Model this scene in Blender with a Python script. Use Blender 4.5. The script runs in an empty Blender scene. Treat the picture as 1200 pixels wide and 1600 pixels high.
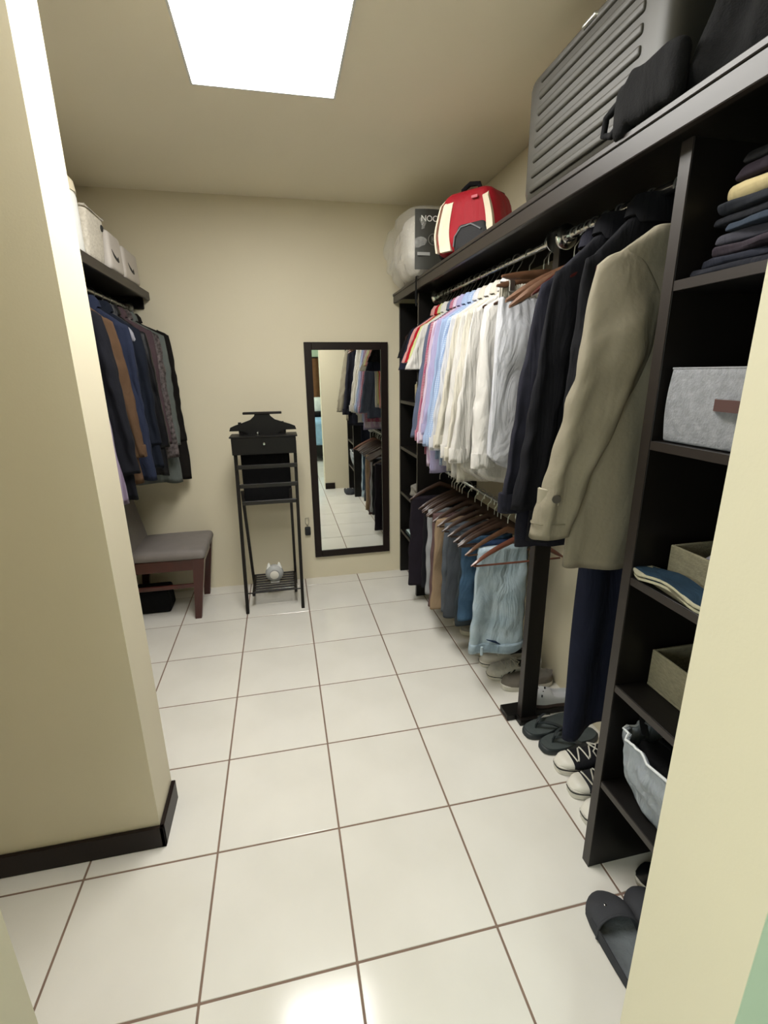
import bpy, math, random
import numpy as np
from mathutils import Vector, Matrix, noise
random.seed(7)
PI = math.pi
C = bpy.context.scene.collection
def lin(h):
    h = h.lstrip('#'); c = [int(h[i:i+2], 16)/255 for i in (0, 2, 4)]
    return tuple((x/12.92 if x <= .04045 else ((x+.055)/1.055)**2.4) for x in c)+(1,)

# ---------------------------------------------------------------- camera
yaw, pit, rol, fpx = 0.208145, -0.285412, -0.0126407, 742.7
fw = Vector((math.sin(yaw)*math.cos(pit), math.cos(yaw)*math.cos(pit), math.sin(pit)))
rt = Vector((math.cos(yaw), -math.sin(yaw), 0)); up = rt.cross(fw)
r2 = math.cos(rol)*rt+math.sin(rol)*up; u2 = -math.sin(rol)*rt+math.cos(rol)*up
cd = bpy.data.cameras.new('camera'); cam = bpy.data.objects.new('camera', cd); C.objects.link(cam)
M = Matrix.Identity(4)
for i in range(3): M[i][0], M[i][1], M[i][2] = r2[i], u2[i], -fw[i]
M[0][3], M[1][3], M[2][3] = 1.1033, -0.8764, 1.50724
cam.matrix_world = M
cd.sensor_fit = 'VERTICAL'; cd.sensor_height = 36; cd.lens = fpx/1600*36; cd.clip_start = .02
bpy.context.scene.camera = cam
# ---------------------------------------------------------------- world, exposure
w = bpy.data.worlds.new('world'); bpy.context.scene.world = w; w.use_nodes = True
w.node_tree.nodes['Background'].inputs[0].default_value = (.75, .88, 1, 1)
w.node_tree.nodes['Background'].inputs[1].default_value = 1.0
vs = bpy.context.scene.view_settings
vs.view_transform = 'Standard'; vs.look = 'None'; vs.gamma = 1; vs.use_curve_mapping = False
vs.exposure = 0.10
PANEL_STRENGTH = 24.0
def area(name, loc, rot, sx, sy, power, col):
    l = bpy.data.lights.new(name, 'AREA'); l.shape = 'RECTANGLE'; l.size = sx; l.size_y = sy
    l.energy = power; l.color = col
    o = bpy.data.objects.new(name, l); C.objects.link(o); o.location = loc; o.rotation_euler = rot
# daylight entering by the bedroom window (in the left bedroom wall); then an unseen fill light added to brighten the pier face
area('window_daylight', (-1.17, -2.3, 1.5), (0, -PI/2, 0), 1.2, 1.5, 48, (.88, 1, 1))
area('bedroom_fill_light', (1.0, -2.4, 2.52), (0, 0, 0), .6, .6, 24, (.95, 1, .98))

# ---------------------------------------------------------------- materials
def nt_mat(name):
    m = bpy.data.materials.new(name); m.use_nodes = True
    return m, m.node_tree, m.node_tree.nodes['Principled BSDF']
def mat(name, col, rough=.6, var=.0, vscale=8, bump=0, bscale=60, metal=0, sheen=0, coat=0, stretch=(1, 1, 1), col2=None, spec=.5, trans=0, alpha=1):
    m, t, b = nt_mat(name)
    c = lin(col); b.inputs['Base Color'].default_value = c; b.inputs['Roughness'].default_value = rough
    b.inputs['Metallic'].default_value = metal; b.inputs['Specular IOR Level'].default_value = spec
    if sheen: b.inputs['Sheen Weight'].default_value = sheen
    if coat: b.inputs['Coat Weight'].default_value = coat; b.inputs['Coat Roughness'].default_value = .15
    if trans: b.inputs['Transmission Weight'].default_value = trans
    if alpha < 1: b.inputs['Alpha'].default_value = alpha
    if var or bump or col2:
        tc = t.nodes.new('ShaderNodeTexCoord'); mp = t.nodes.new('ShaderNodeMapping'); mp.inputs['Scale'].default_value = stretch
        t.links.new(tc.outputs['Object'], mp.inputs['Vector'])
    if var or col2:
        n = t.nodes.new('ShaderNodeTexNoise'); n.inputs['Scale'].default_value = vscale; n.inputs['Detail'].default_value = 4
        t.links.new(mp.outputs[0], n.inputs['Vector'])
        r = t.nodes.new('ShaderNodeValToRGB'); r.color_ramp.elements[0].position = .3; r.color_ramp.elements[1].position = .7
        d = lin(col2) if col2 else tuple(min(1, x*(1+var)) for x in c[:3])+(1,)
        a = c if col2 else tuple(x*(1-var) for x in c[:3])+(1,)
        r.color_ramp.elements[0].color = a; r.color_ramp.elements[1].color = d
        t.links.new(n.outputs[0], r.inputs[0]); t.links.new(r.outputs[0], b.inputs['Base Color'])
    if bump:
        n2 = t.nodes.new('ShaderNodeTexNoise'); n2.inputs['Scale'].default_value = bscale; n2.inputs['Detail'].default_value = 5
        t.links.new(mp.outputs[0], n2.inputs['Vector'])
        bp = t.nodes.new('ShaderNodeBump'); bp.inputs['Strength'].default_value = bump; bp.inputs['Distance'].default_value = .004
        t.links.new(n2.outputs[0], bp.inputs['Height']); t.links.new(bp.outputs[0], b.inputs['Normal'])
    return m
def wrinkle(m, strength=.5, scale=7, dist=.022):
    t = m.node_tree; b = t.nodes['Principled BSDF']
    tc = t.nodes.new('ShaderNodeTexCoord'); mp = t.nodes.new('ShaderNodeMapping'); mp.inputs['Scale'].default_value = (1.7, 1.7, .55)
    n = t.nodes.new('ShaderNodeTexNoise'); n.inputs['Scale'].default_value = scale; n.inputs['Detail'].default_value = 3; n.inputs['Distortion'].default_value = 1.3
    bp = t.nodes.new('ShaderNodeBump'); bp.inputs['Strength'].default_value = strength; bp.inputs['Distance'].default_value = dist
    t.links.new(tc.outputs['Object'], mp.inputs[0]); t.links.new(mp.outputs[0], n.inputs['Vector']); t.links.new(n.outputs[0], bp.inputs['Height'])
    if b.inputs['Normal'].links: t.links.new(b.inputs['Normal'].links[0].from_socket, bp.inputs['Normal'])
    t.links.new(bp.outputs[0], b.inputs['Normal'])
    return m
def cloth(name, col, var=.10, rough=.9, bump=.35, col2=None, vscale=14, bscale=26, sheen=.0, wr=.55):
    m = mat(name, col, rough, var, vscale, bump*.5, bscale*3, col2=col2, spec=.2, sheen=sheen)
    return wrinkle(m, wr) if wr else m
def striped(name, c1, c2, freq=60, axis='Z', c3=None, freq3=60, axis3='X', thin=.5):
    m, t, b = nt_mat(name); b.inputs['Roughness'].default_value = .9; b.inputs['Specular IOR Level'].default_value = .2
    tc = t.nodes.new('ShaderNodeTexCoord')
    def wave(ax, f, th):
        s = t.nodes.new('ShaderNodeSeparateXYZ'); t.links.new(tc.outputs['Object'], s.inputs[0])
        mu = t.nodes.new('ShaderNodeMath'); mu.operation = 'MULTIPLY'; mu.inputs[1].default_value = f; t.links.new(s.outputs[ax], mu.inputs[0])
        fr = t.nodes.new('ShaderNodeMath'); fr.operation = 'FRACT'; t.links.new(mu.outputs[0], fr.inputs[0])
        g = t.nodes.new('ShaderNodeMath'); g.operation = 'GREATER_THAN'; g.inputs[1].default_value = th; t.links.new(fr.outputs[0], g.inputs[0])
        return g
    g = wave(axis, freq, thin); mx = t.nodes.new('ShaderNodeMix'); mx.data_type = 'RGBA'
    mx.inputs[6].default_value = lin(c1); mx.inputs[7].default_value = lin(c2); t.links.new(g.outputs[0], mx.inputs[0])
    out = mx.outputs[2]
    if c3:
        g3 = wave(axis3, freq3, .6); m3 = t.nodes.new('ShaderNodeMix'); m3.data_type = 'RGBA'
        t.links.new(out, m3.inputs[6]); m3.inputs[7].default_value = lin(c3); t.links.new(g3.outputs[0], m3.inputs[0]); out = m3.outputs[2]
    t.links.new(out, b.inputs['Base Color'])
    return wrinkle(m)
WALLC = '#d5ccb3'
M_wall = mat('painted_wall', WALLC, .55, var=.015, vscale=2, bump=.05, bscale=180)
M_ceil = mat('painted_ceiling', '#f0e8d2', .7, var=.01, vscale=2)
M_green = mat('pale_green_wall', '#b4c6ae', .6, var=.02, vscale=2)
M_grout = mat('brown_grout', '#7d685b', .9, var=.12, vscale=12)
M_tile = mat('glazed_tile', '#d6d3cb', .13, vscale=3, col2='#dfdcd5', bump=.015, bscale=9, spec=.55)
M_wood = mat('espresso_laminate', '#0d0a08', .45, var=.25, vscale=6, bump=.08, bscale=60, stretch=(1, 1, .15), spec=.3)
M_edge = mat('espresso_edge_band', '#231d1a', .42, var=.1, vscale=10)
M_skirt = mat('dark_skirting', '#1a100d', .4, var=.15, vscale=8, spec=.25)
M_chrome = mat('chrome', '#d8d8d8', .18, metal=1)
M_steel = mat('satin_steel', '#b4b4b0', .35, metal=1)
M_black = mat('black_lacquer', '#0a0807', .45, var=.2, vscale=10, spec=.3)
M_blackfab = cloth('black_fabric', '#0c0c0e')
M_hang = mat('walnut_hanger', '#3a261b', .5, var=.2, vscale=30, coat=.12)
M_hangl = mat('light_walnut_hanger', '#5d3f2b', .5, var=.2, vscale=30, coat=.12)
M_hangr = mat('cherry_hanger', '#3d1410', .3, var=.2, vscale=30, coat=.5)
M_white = mat('white_plastic', '#dcdcd8', .4)
M_mirror = mat('mirror_glass', '#f2f4f0', .01, metal=1)
M_rubberw = mat('white_rubber', '#cfcbc0', .6, var=.05, vscale=20)
M_rubberk = mat('dark_rubber', '#1e2022', .7)

# ---------------------------------------------------------------- mesh helpers
class MB:
    def __init__(s): s.v = []; s.f = []
    def add(s, vs, fs):
        n = len(s.v); s.v += [tuple(map(float, p)) for p in vs]; s.f += [tuple(i+n for i in f) for f in fs]; return s
    def box(s, x0, x1, y0, y1, z0, z1, bev=0.0):
        if x0 > x1: x0, x1 = x1, x0
        if y0 > y1: y0, y1 = y1, y0
        if z0 > z1: z0, z1 = z1, z0
        if bev <= 0:
            return s.add([(x0,y0,z0),(x1,y0,z0),(x1,y1,z0),(x0,y1,z0),(x0,y0,z1),(x1,y0,z1),(x1,y1,z1),(x0,y1,z1)],
                         [(0,3,2,1),(4,5,6,7),(0,1,5,4),(1,2,6,5),(2,3,7,6),(3,0,4,7)])
        b = min(bev, (x1-x0)/2.01, (y1-y0)/2.01, (z1-z0)/2.01)
        V = []; idx = {}
        for i, X in enumerate((x0, x1)):
            for j, Y in enumerate((y0, y1)):
                for k, Z in enumerate((z0, z1)):
                    dx, dy, dz = (b if i == 0 else -b), (b if j == 0 else -b), (b if k == 0 else -b)
                    for a, p in (('x', (X, Y+dy, Z+dz)), ('y', (X+dx, Y, Z+dz)), ('z', (X+dx, Y+dy, Z))):
                        idx[(i, j, k, a)] = len(V); V.append(p)
        F = []
        for i in (0, 1):
            q = [idx[(i, j, k, 'x')] for j, k in ((0,0),(0,1),(1,1),(1,0))]; F.append(q if i == 0 else q[::-1])
            q = [idx[(j, i, k, 'y')] for j, k in ((0,0),(1,0),(1,1),(0,1))]; F.append(q if i == 0 else q[::-1])
            q = [idx[(j, k, i, 'z')] for j, k in ((0,0),(0,1),(1,1),(1,0))]; F.append(q if i == 0 else q[::-1])
        for i in (0, 1):
            for j in (0, 1):
                F.append([idx[(i,j,0,'x')], idx[(i,j,0,'y')], idx[(i,j,1,'y')], idx[(i,j,1,'x')]] if (i+j)%2==1 else [idx[(i,j,0,'x')], idx[(i,j,1,'x')], idx[(i,j,1,'y')], idx[(i,j,0,'y')]])
                F.append([idx[(i,0,j,'x')], idx[(i,0,j,'z')], idx[(i,1,j,'z')], idx[(i,1,j,'x')]] if (i+j)%2==0 else [idx[(i,0,j,'x')], idx[(i,1,j,'x')], idx[(i,1,j,'z')], idx[(i,0,j,'z')]])
                F.append([idx[(0,i,j,'y')], idx[(0,i,j,'z')], idx[(1,i,j,'z')], idx[(1,i,j,'y')]] if (i+j)%2==1 else [idx[(0,i,j,'y')], idx[(1,i,j,'y')], idx[(1,i,j,'z')], idx[(0,i,j,'z')]])
                for k in (0, 1):
                    t = [idx[(i,j,k,a)] for a in 'xyz']; F.append(t if (i+j+k)%2 else t[::-1])
        return s.add(V, F)
    def loft(s, rings, cap0=True, cap1=True, closed=True):
        n = len(rings[0]); V = [p for r in rings for p in r]; F = []
        m_ = n if closed else n-1
        for i in range(len(rings)-1):
            for j in range(m_):
                a = i*n+j; b = i*n+(j+1) % n; F.append((a, b, b+n, a+n))
        if cap0: F.append(tuple(range(n))[::-1])
        if cap1: F.append(tuple((len(rings)-1)*n+j for j in range(n)))
        return s.add(V, F)
    def tube(s, pts, r, seg=8, caps=True, r2=None):
        pts = [Vector(p) for p in pts]; N = len(pts)
        rs = r if isinstance(r, (list, tuple)) else [r]*N
        rings = []; prev = None
        for i, p in enumerate(pts):
            t = (pts[min(i+1, N-1)]-pts[max(i-1, 0)]).normalized()
            if prev is None:
                a = Vector((0, 0, 1)) if abs(t.z) < .9 else Vector((1, 0, 0)); n = t.cross(a).normalized()
            else:
                n = (prev-t*prev.dot(t)).normalized()
            prev = n; b = t.cross(n); q = (r2 or 1)
            rings.append([p+n*math.cos(2*PI*k/seg)*rs[i]+b*math.sin(2*PI*k/seg)*rs[i]*q for k in range(seg)])
        return s.loft(rings, caps, caps)
    def prism(s, poly, axis, a, b):
        """2-D outline extruded between a and b along an axis"""
        def P(u, v, w_): return {'x': (w_, u, v), 'y': (u, w_, v), 'z': (u, v, w_)}[axis]
        n = len(poly); V = [P(u, v, a) for u, v in poly]+[P(u, v, b) for u, v in poly]
        F = [tuple(range(n))[::-1], tuple(range(n, 2*n))]+[(i, (i+1) % n, (i+1) % n+n, i+n) for i in range(n)]
        return s.add(V, F)
    def rbox(s, c, h, r, seg=6, disp=None):
        """rounded box: centre c, half sizes h, corner radius r; disp(v)->v moves points"""
        V = []; F = []; c = Vector(c); r = min(r, *h)
        for ax in range(3):
            for sg in (-1, 1):
                base = len(V)
                def samples(hh):
                    a = [-hh+r*(1-math.cos(PI/2*k/3)) for k in range(3)]
                    m_ = [(-hh+r)+(2*hh-2*r)*k/seg for k in range(seg+1)]
                    return sorted(set(a+m_+[-x for x in a]))
                u, v = (ax+1) % 3, (ax+2) % 3
                A, B = samples(h[u]), samples(h[v])
                for a in A:
                    for b in B:
                        p = [0, 0, 0]; p[ax] = sg*h[ax]; p[u] = a; p[v] = b; p = Vector(p)
                        q = Vector([max(-(h[i]-r), min(h[i]-r, p[i])) for i in range(3)])
                        d = p-q
                        if d.length > 1e-9: p = q+d.normalized()*r
                        p = p+c
                        if disp: p = Vector(disp(p))
                        V.append(p)
                nb = len(B)
                for i in range(len(A)-1):
                    for j in range(nb-1):
                        q = (base+i*nb+j, base+(i+1)*nb+j, base+(i+1)*nb+j+1, base+i*nb+j+1)
                        F.append(q if sg > 0 else q[::-1])
        key = {}; mp = []; V2 = []
        for p in V:
            k = (round(p[0], 5), round(p[1], 5), round(p[2], 5))
            if k not in key: key[k] = len(V2); V2.append(p)
            mp.append(key[k])
        F2 = []
        for f in F:
            g = []
            for i in f:
                if mp[i] not in g: g.append(mp[i])
            if len(g) > 2: F2.append(tuple(g))
        return s.add(V2, F2)
    def xf(s, fn): s.v = [tuple(fn(Vector(p))) for p in s.v]; return s
def shift(mb, x, y, z): return mb.xf(lambda p: p+Vector((x, y, z)))
def part(name, mb, m, parent=None, smooth=False, w=False, kind=None, label=None):
    if w and parent is not None:
        l = parent.location; mb.v = [(a-l.x, b-l.y, c-l.z) for a, b, c in mb.v]
    me = bpy.data.meshes.new(name); me.from_pydata(mb.v, [], mb.f); me.update()
    if smooth:
        me.polygons.foreach_set('use_smooth', [True]*len(me.polygons))
        if smooth != 'all': me.set_sharp_from_angle(angle=math.radians(50))
    me.materials.append(m)
    o = bpy.data.objects.new(name, me); C.objects.link(o)
    if parent is not None: o.parent = parent
    if kind: o['kind'] = kind
    if label: o['label'] = label
    return o
def tag(o, label, cat, group=None):
    o['label'] = label; o['category'] = cat
    if group: o['group'] = group
    return o
def thing(name, label, cat, loc=(0, 0, 0), rz=0, group=None):
    o = bpy.data.objects.new(name, None); C.objects.link(o); o.location = loc; o.rotation_euler = (0, 0, rz)
    o.empty_display_size = .05
    return tag(o, label, cat, group)
def unrot(mb, p):
    mb.xf(lambda v: Matrix.Rotation(-p.rotation_euler.z, 3, 'Z') @ (v-p.location)); return mb
def struct(name, mb, m, smooth=False): return part(name, mb, m, smooth=smooth, kind='structure')
def nz(x, y, z): return noise.noise(Vector((x, y, z)))

# ---------------------------------------------------------------- room
H = 2.545; XL, XR, YB = .03, 2.36, 2.528
DY0, DY1 = -.571, -.407      # wall with the doorway we look through
DXL, DXR = .757, 1.63
fl = struct('floor', MB().box(-1.3, 3.3, -4.2, YB+.1, -.06, -.0018), M_grout)
base_tile = None; G = .0032
def tile_bm(x0, x1, y0, y1):
    b = .0012
    return MB().box(x0, x1, y0, y1, -.010, 0, b)
shared = None
for i in range(-3, 9):
    for j in range(-11, 7):
        x0, x1, y0, y1 = i*.4+G, (i+1)*.4-G, j*.4+G, (j+1)*.4-G
        cut = False
        if j == 6: y1 = YB+.01; cut = True
        if i == 5 and j >= -1: x1 = XR+.01; cut = True
        if i > 5 and j >= -1: continue
        if i == 8: continue
        if i < 0 and j > 1: continue
        if i < 0 and j == 1: y1 = .5; cut = True
        if i == 8-1: x1 = 3.2; cut = True
        if cut:
            cx, cy = (x0+x1)/2, (y0+y1)/2
            o = part('tile', tile_bm(x0-cx, x1-cx, y0-cy, y1-cy), M_tile, fl)
            o.location = (cx, cy, 0)
        else:
            if shared is None:
                o = part('tile', tile_bm(-.2+G, .2-G, -.2+G, .2-G), M_tile, fl); shared = o
            else:
                o = shared.copy(); C.objects.link(o)
            o.location = (i*.4+.2, j*.4+.2, 0)
struct('ceiling', MB().box(-1.3, 3.3, -4.2, YB+.1, H, H+.1), M_ceil)
struct('wall_back', MB().box(-.1, XR+.15, YB, YB+.15, 0, H), M_wall)
struct('wall_right', MB().box(XR, XR+.12, DY0, YB, 0, H), M_wall)
struct('wall_left', MB().box(XL-.12, XL, .656, YB, 0, H), M_wall)
struct('wall_pier', MB().box(-1.3, .617, .473, .656, 0, H), M_wall)
struct('wall_passage', MB().box(-1.32, -1.2, -4.2, .5, 0, H), M_wall)
# doorway wall: right side, left side and the piece above the opening
struct('wall_front_right', MB().box(DXR, 3.3, DY0+.001, DY1, 0, H), M_wall)
struct('trim_1', MB().box(DXR+.0005, 3.3, DY0, DY0+.001, 0, H), M_green)
struct('wall_front_left', MB().box(-1.3, DXL, DY0, DY1, 0, H), M_wall)
struct('wall_front_header', MB().box(DXL, DXR, DY0, DY1, 2.2, H), M_wall)
# bedroom behind the camera
struct('wall_bedroom_rear', MB().box(-1.3, 3.3, -4.2, -4.1, 0, H), M_green)
struct('wall_bedroom_right', MB().box(3.2, 3.32, -4.2, DY0, 0, H), M_green)
# skirting
struct('baseboard_pier', MB().box(-1.2, .631, .459, .473, 0, .082, .002).box(.617, .631, .459, .656, 0, .082, .002), M_skirt)
struct('baseboard_front', MB().box(DXR, 1.76, DY1, DY1+.014, 0, .082, .002), M_skirt)
struct('baseboard_front_left', MB().box(-1.2, DXL, DY1, DY1+.014, 0, .082, .002), M_skirt)
# window in the passage/bedroom left wall
win = struct('window_1', MB().box(-1.2, -1.185, -3.1, -1.5, .85, .9).box(-1.2, -1.185, -3.1, -1.5, 2.1, 2.15).box(-1.2, -1.185, -3.1, -3.05, .9, 2.1).box(-1.2, -1.185, -1.55, -1.5, .9, 2.1).box(-1.2, -1.185, -2.32, -2.28, .9, 2.1), M_white)

# ceiling light
cl = thing('ceiling_light', 'large square white light panel set flush in the ceiling', 'light', (1.13, .74, H))
part('diffuser', MB().box(.872, 1.392, .13, 1.346, H-.006, H-.004), None or (lambda: (lambda m, t, b: (b.inputs['Base Color'].__setattr__('default_value', (1, 1, 1, 1)), b.inputs['Emission Color'].__setattr__('default_value', (1, .985, .94, 1)), b.inputs['Emission Strength'].__setattr__('default_value', PANEL_STRENGTH), m)[-1])(*nt_mat('lit_panel')))(), cl, w=True)
fr = MB()
for a in ((.864, .872, .122, 1.354), (1.392, 1.40, .122, 1.354), (.872, 1.392, .122, .13), (.872, 1.392, 1.346, 1.354)): fr.box(*a, H-.009, H)
part('frame', fr, M_white, cl, w=True)

# ---------------------------------------------------------------- wardrobe system, right
FX = 1.905
ts = thing('top_shelf', 'long dark brown top shelf board running over the clothes on the right wall', 'shelf', (2.1, 1.0, 1.96))
part('shelf_board', MB().box(FX+.02, XR, DY1, YB, 1.985, 2.012, .001), M_wood, ts, w=True)
part('fascia', MB().box(FX, FX+.02, DY1, YB, 1.957, 2.000, .002), M_edge, ts, w=True)
part('edge_strip', MB().box(FX-.004, FX+.02, DY1, YB, 2.000, 2.014, .002), M_edge, ts, w=True)
def tower(name, label, y0, y1, x0, shelves, t=.022):
    T = thing(name, label, 'shelving unit', ((x0+XR)/2, (y0+y1)/2, 0))
    for ya in (y0, y1-t):
        p = part('side_panel', MB().box(x0+.002, XR, ya, ya+t, 0, 1.955, .0015), M_wood, T, w=True)
        part('edge_band', MB().box(x0, x0+.0025, ya, ya+t, 0, 1.955), M_edge, p).location = (-T.location.x, -T.location.y, 0)
    part('back_panel', MB().box(XR-.012, XR-.002, y0+t, y1-t, .02, 1.955), M_wood, T, w=True)
    for z in shelves:
        p = part('shelf', MB().box(x0+.004, XR-.012, y0+t, y1-t, z-.022, z, .0015), M_wood, T, w=True)
        part('edge_band', MB().box(x0+.002, x0+.0045, y0+t, y1-t, z-.021, z-.001), M_edge, p).location = (-T.location.x, -T.location.y, 0)
    return T
TX = 1.952
tower('near_shelving_unit', 'tall dark brown shelving unit nearest the camera, partly hidden by the cream wall edge', DY1+.003, .122, TX, (1.690, 1.345, .995, .672, .340), .03)
tower('far_shelving_unit', 'tall narrow dark brown shelving unit against the back wall beside the mirror', 2.045, YB-.003, 1.945, (1.652, 1.318, .99, .652, .352))
# post between the two hanging sections
dp = thing('divider_post', 'dark brown upright post standing on a floor batten between the hanging sections', 'post', (2.085, .745, 0))
part('upright', MB().box(2.052, 2.122, .725, .76, .028, 1.957, .002), M_wood, dp, w=True)
part('edge_band', MB().box(2.0495, 2.0525, .725, .76, .028, 1.957), M_edge, dp, w=True)
part('foot_batten', MB().box(2.0, XR-.01, .752, .83, 0, .03, .003).box(2.04, 2.13, .71, .752, 0, .03, .003), M_wood, dp, w=True)
part('back_upright', MB().box(2.30, XR, .735, .755, .03, 1.957, .002), M_wood, dp, w=True)
RX, RZ, LZ = 2.06, 1.93, .925
def rod(name, label, x, y0, y1, z, r, mt, flange=True):
    o = thing(name, label, 'rail', (x, (y0+y1)/2, z))
    part('tube', MB().tube([(x, y0, z), (x, y1, z)], r, 16), mt, o, True, w=True)
    if flange:
        for ya, s in ((y0, 1), (y1, -1)):
            part('flange', MB().tube([(x, ya, z), (x, ya+s*.004, z), (x, ya+s*.008, z), (x, ya+s*.012, z), (x, ya+s*.03, z)], [.040, .040, .036, .022, .019], 24), mt, o, True, w=True)
    return o
rod('near_clothes_rail', 'thick chrome clothes rail holding the coats, with a round end flange', RX+.01, .123, .724, RZ, .0135, M_chrome)
rod('far_clothes_rail', 'chrome clothes rail under the shelf holding the white and coloured shirts', RX, .761, 2.044, RZ, .011, M_chrome)
rod('lower_clothes_rail', 'thin white metal rail at half height holding the trouser hangers', RX, .761, 2.044, LZ, .008, M_steel)

# ---------------------------------------------------------------- hangers
def hanger_meshes(hw=.215, drop=.10, th=.011, top=-.075, bar=False, wide=.030):
    hook = MB(); pts = []
    R = .021
    for k in range(15):
        a = math.radians(-30+k*240/14); pts.append((math.cos(a)*R, 0, math.sin(a)*R-.004))
    pts = pts[::-1]                       # open end first
    pts2 = [(p[0], 0, p[2]) for p in pts]
    pts2 = pts2[::-1][::-1]
    tail = [(.012, 0, -.026), (.001, 0, -.040), (0, 0, -.055), (0, 0, top+.005)]
    seq = pts2[:]                         # from left-down side round over the rail to the right
    seq = [(-x, y, z) for x, y, z in seq]
    seq = seq[::-1]
    seq = [(-x, y, z) for x, y, z in seq][:]
    hook.tube([( -p[0], p[1], p[2]) for p in seq[::-1]][:0] or [(math.cos(math.radians(200-k*230/14))*R, 0, math.sin(math.radians(200-k*230/14))*R-.004) for k in range(15)]+tail, .0021, 6)
    arm = MB(); rings = []
    n = 22
    for k in range(n+1):
        u = -1+2*k/n; x = u*hw; a = abs(u)
        z = top-.008-drop*(a**1.15)*(1-.12*math.sin(a*PI))
        hh = (.6+.4*math.cos(a*PI/2))*wide*(1 if a < .9 else .8); tt = th*(1+.25*a)
        if a > .999: hh *= .6; tt *= .6
        y = -.012*a*a
        rings.append([(x, y-tt/2, z-hh*.35), (x, y, z), (x, y+tt/2, z-hh*.35), (x, y+tt/2, z-hh*.8), (x, y, z-hh), (x, y-tt/2, z-hh*.8)])
    arm.loft(rings)
    br = None
    if bar:
        zb = top-.008-drop-.008
        br = MB().tube([(-hw*.93, -.008, zb), (0, -.008, zb-.001), (hw*.93, -.008, zb)], .0045, 8)
    return hook, arm, br
_hc = {}
def hanger(name, label, x, y, z, rz=0, m=M_hang, group=None, hw=.215, drop=.10, bar=False, rx=0.0, th=.011, top=-.075, wide=.030):
    key = (hw, drop, bar, m.name, th, top, wide)
    t = thing(name, label, 'hanger', (x, y, z+.0), rz, group); t.rotation_euler = (0, rx, rz)
    if key not in _hc:
        hk, ar, br = hanger_meshes(hw, drop, bar=bar, th=th, top=top, wide=wide)
        o = [part('hook', hk, M_steel, t, True), part('shoulder_bar', ar, m, t, True)]
        if br: o.append(part('trouser_bar', br, m, t, True))
        _hc[key] = o
    else:
        for s in _hc[key]:
            c = s.copy(); C.objects.link(c); c.parent = t
    return t

# ---------------------------------------------------------------- garments (local: x across, y thickness, z from rail)
def cloth_ring(hw, ht, z, n, fold, A, ph, seed, shiftx=0, wob=0.0, e=.75, skew=0.0):
    out = []
    for k in range(n):
        a = 2*PI*k/n; ca, sa = math.cos(a), math.sin(a)
        x = hw*math.copysign(abs(ca)**e, ca); y = ht*math.copysign(abs(sa)**e, sa)
        q_ = math.sin(fold*x*10+ph+z*2.2+1.4*nz(x*4, z*2.5, seed)); y += A*(1-2*abs(q_)**.8)
        y += A*1.3*nz(x*13+seed, z*4, seed*3.1)+A*.5*nz(x*30, z*14, seed)
        x += wob*nz(z*6, seed*2.3, 1.0 if ca > 0 else 5.0)
        zz = z+(.5*A*math.sin(fold*x*10+ph) if A else 0)
        out.append((x+shiftx+skew*0, y, zz))
    return out
def body_mesh(ctrl, rows=44, n=56, fold=3.0, A=.010, seed=0.0, hemcurve=0.0, openneck=True):
    """ctrl: list of (z, halfwidth, halfthick)"""
    zs = [c[0] for c in ctrl]; mb = MB(); rings = []
    z0, z1 = zs[0], zs[-1]
    nc = len(ctrl)
    ts = list(np.linspace(0, 1, rows)**1.35)
    for t in ts:
        z = z0+(z1-z0)*t
        hw = float(np.interp(-z, [-q for q in zs], [c[1] for c in ctrl])); ht = float(np.interp(-z, [-q for q in zs], [c[2] for c in ctrl]))
        g = min(1, max(0, (t-.05)/.45))
        r = cloth_ring(hw, ht, z, n, fold, A*g, seed*1.7, seed, wob=.012*g)
        if hemcurve and t > .6:
            k = ((t-.6)/.4)**2
            r = [(x, y, zz+hemcurve*k*(abs(x)/max(hw, .01))**3) for x, y, zz in r]
        rings.append(r)
    # turned hem
    last = rings[-1]; rings.append([(x*.985, y*.7, z+.012) for x, y, z in last])
    mb.loft(rings, cap0=True, cap1=True)
    return mb
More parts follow.
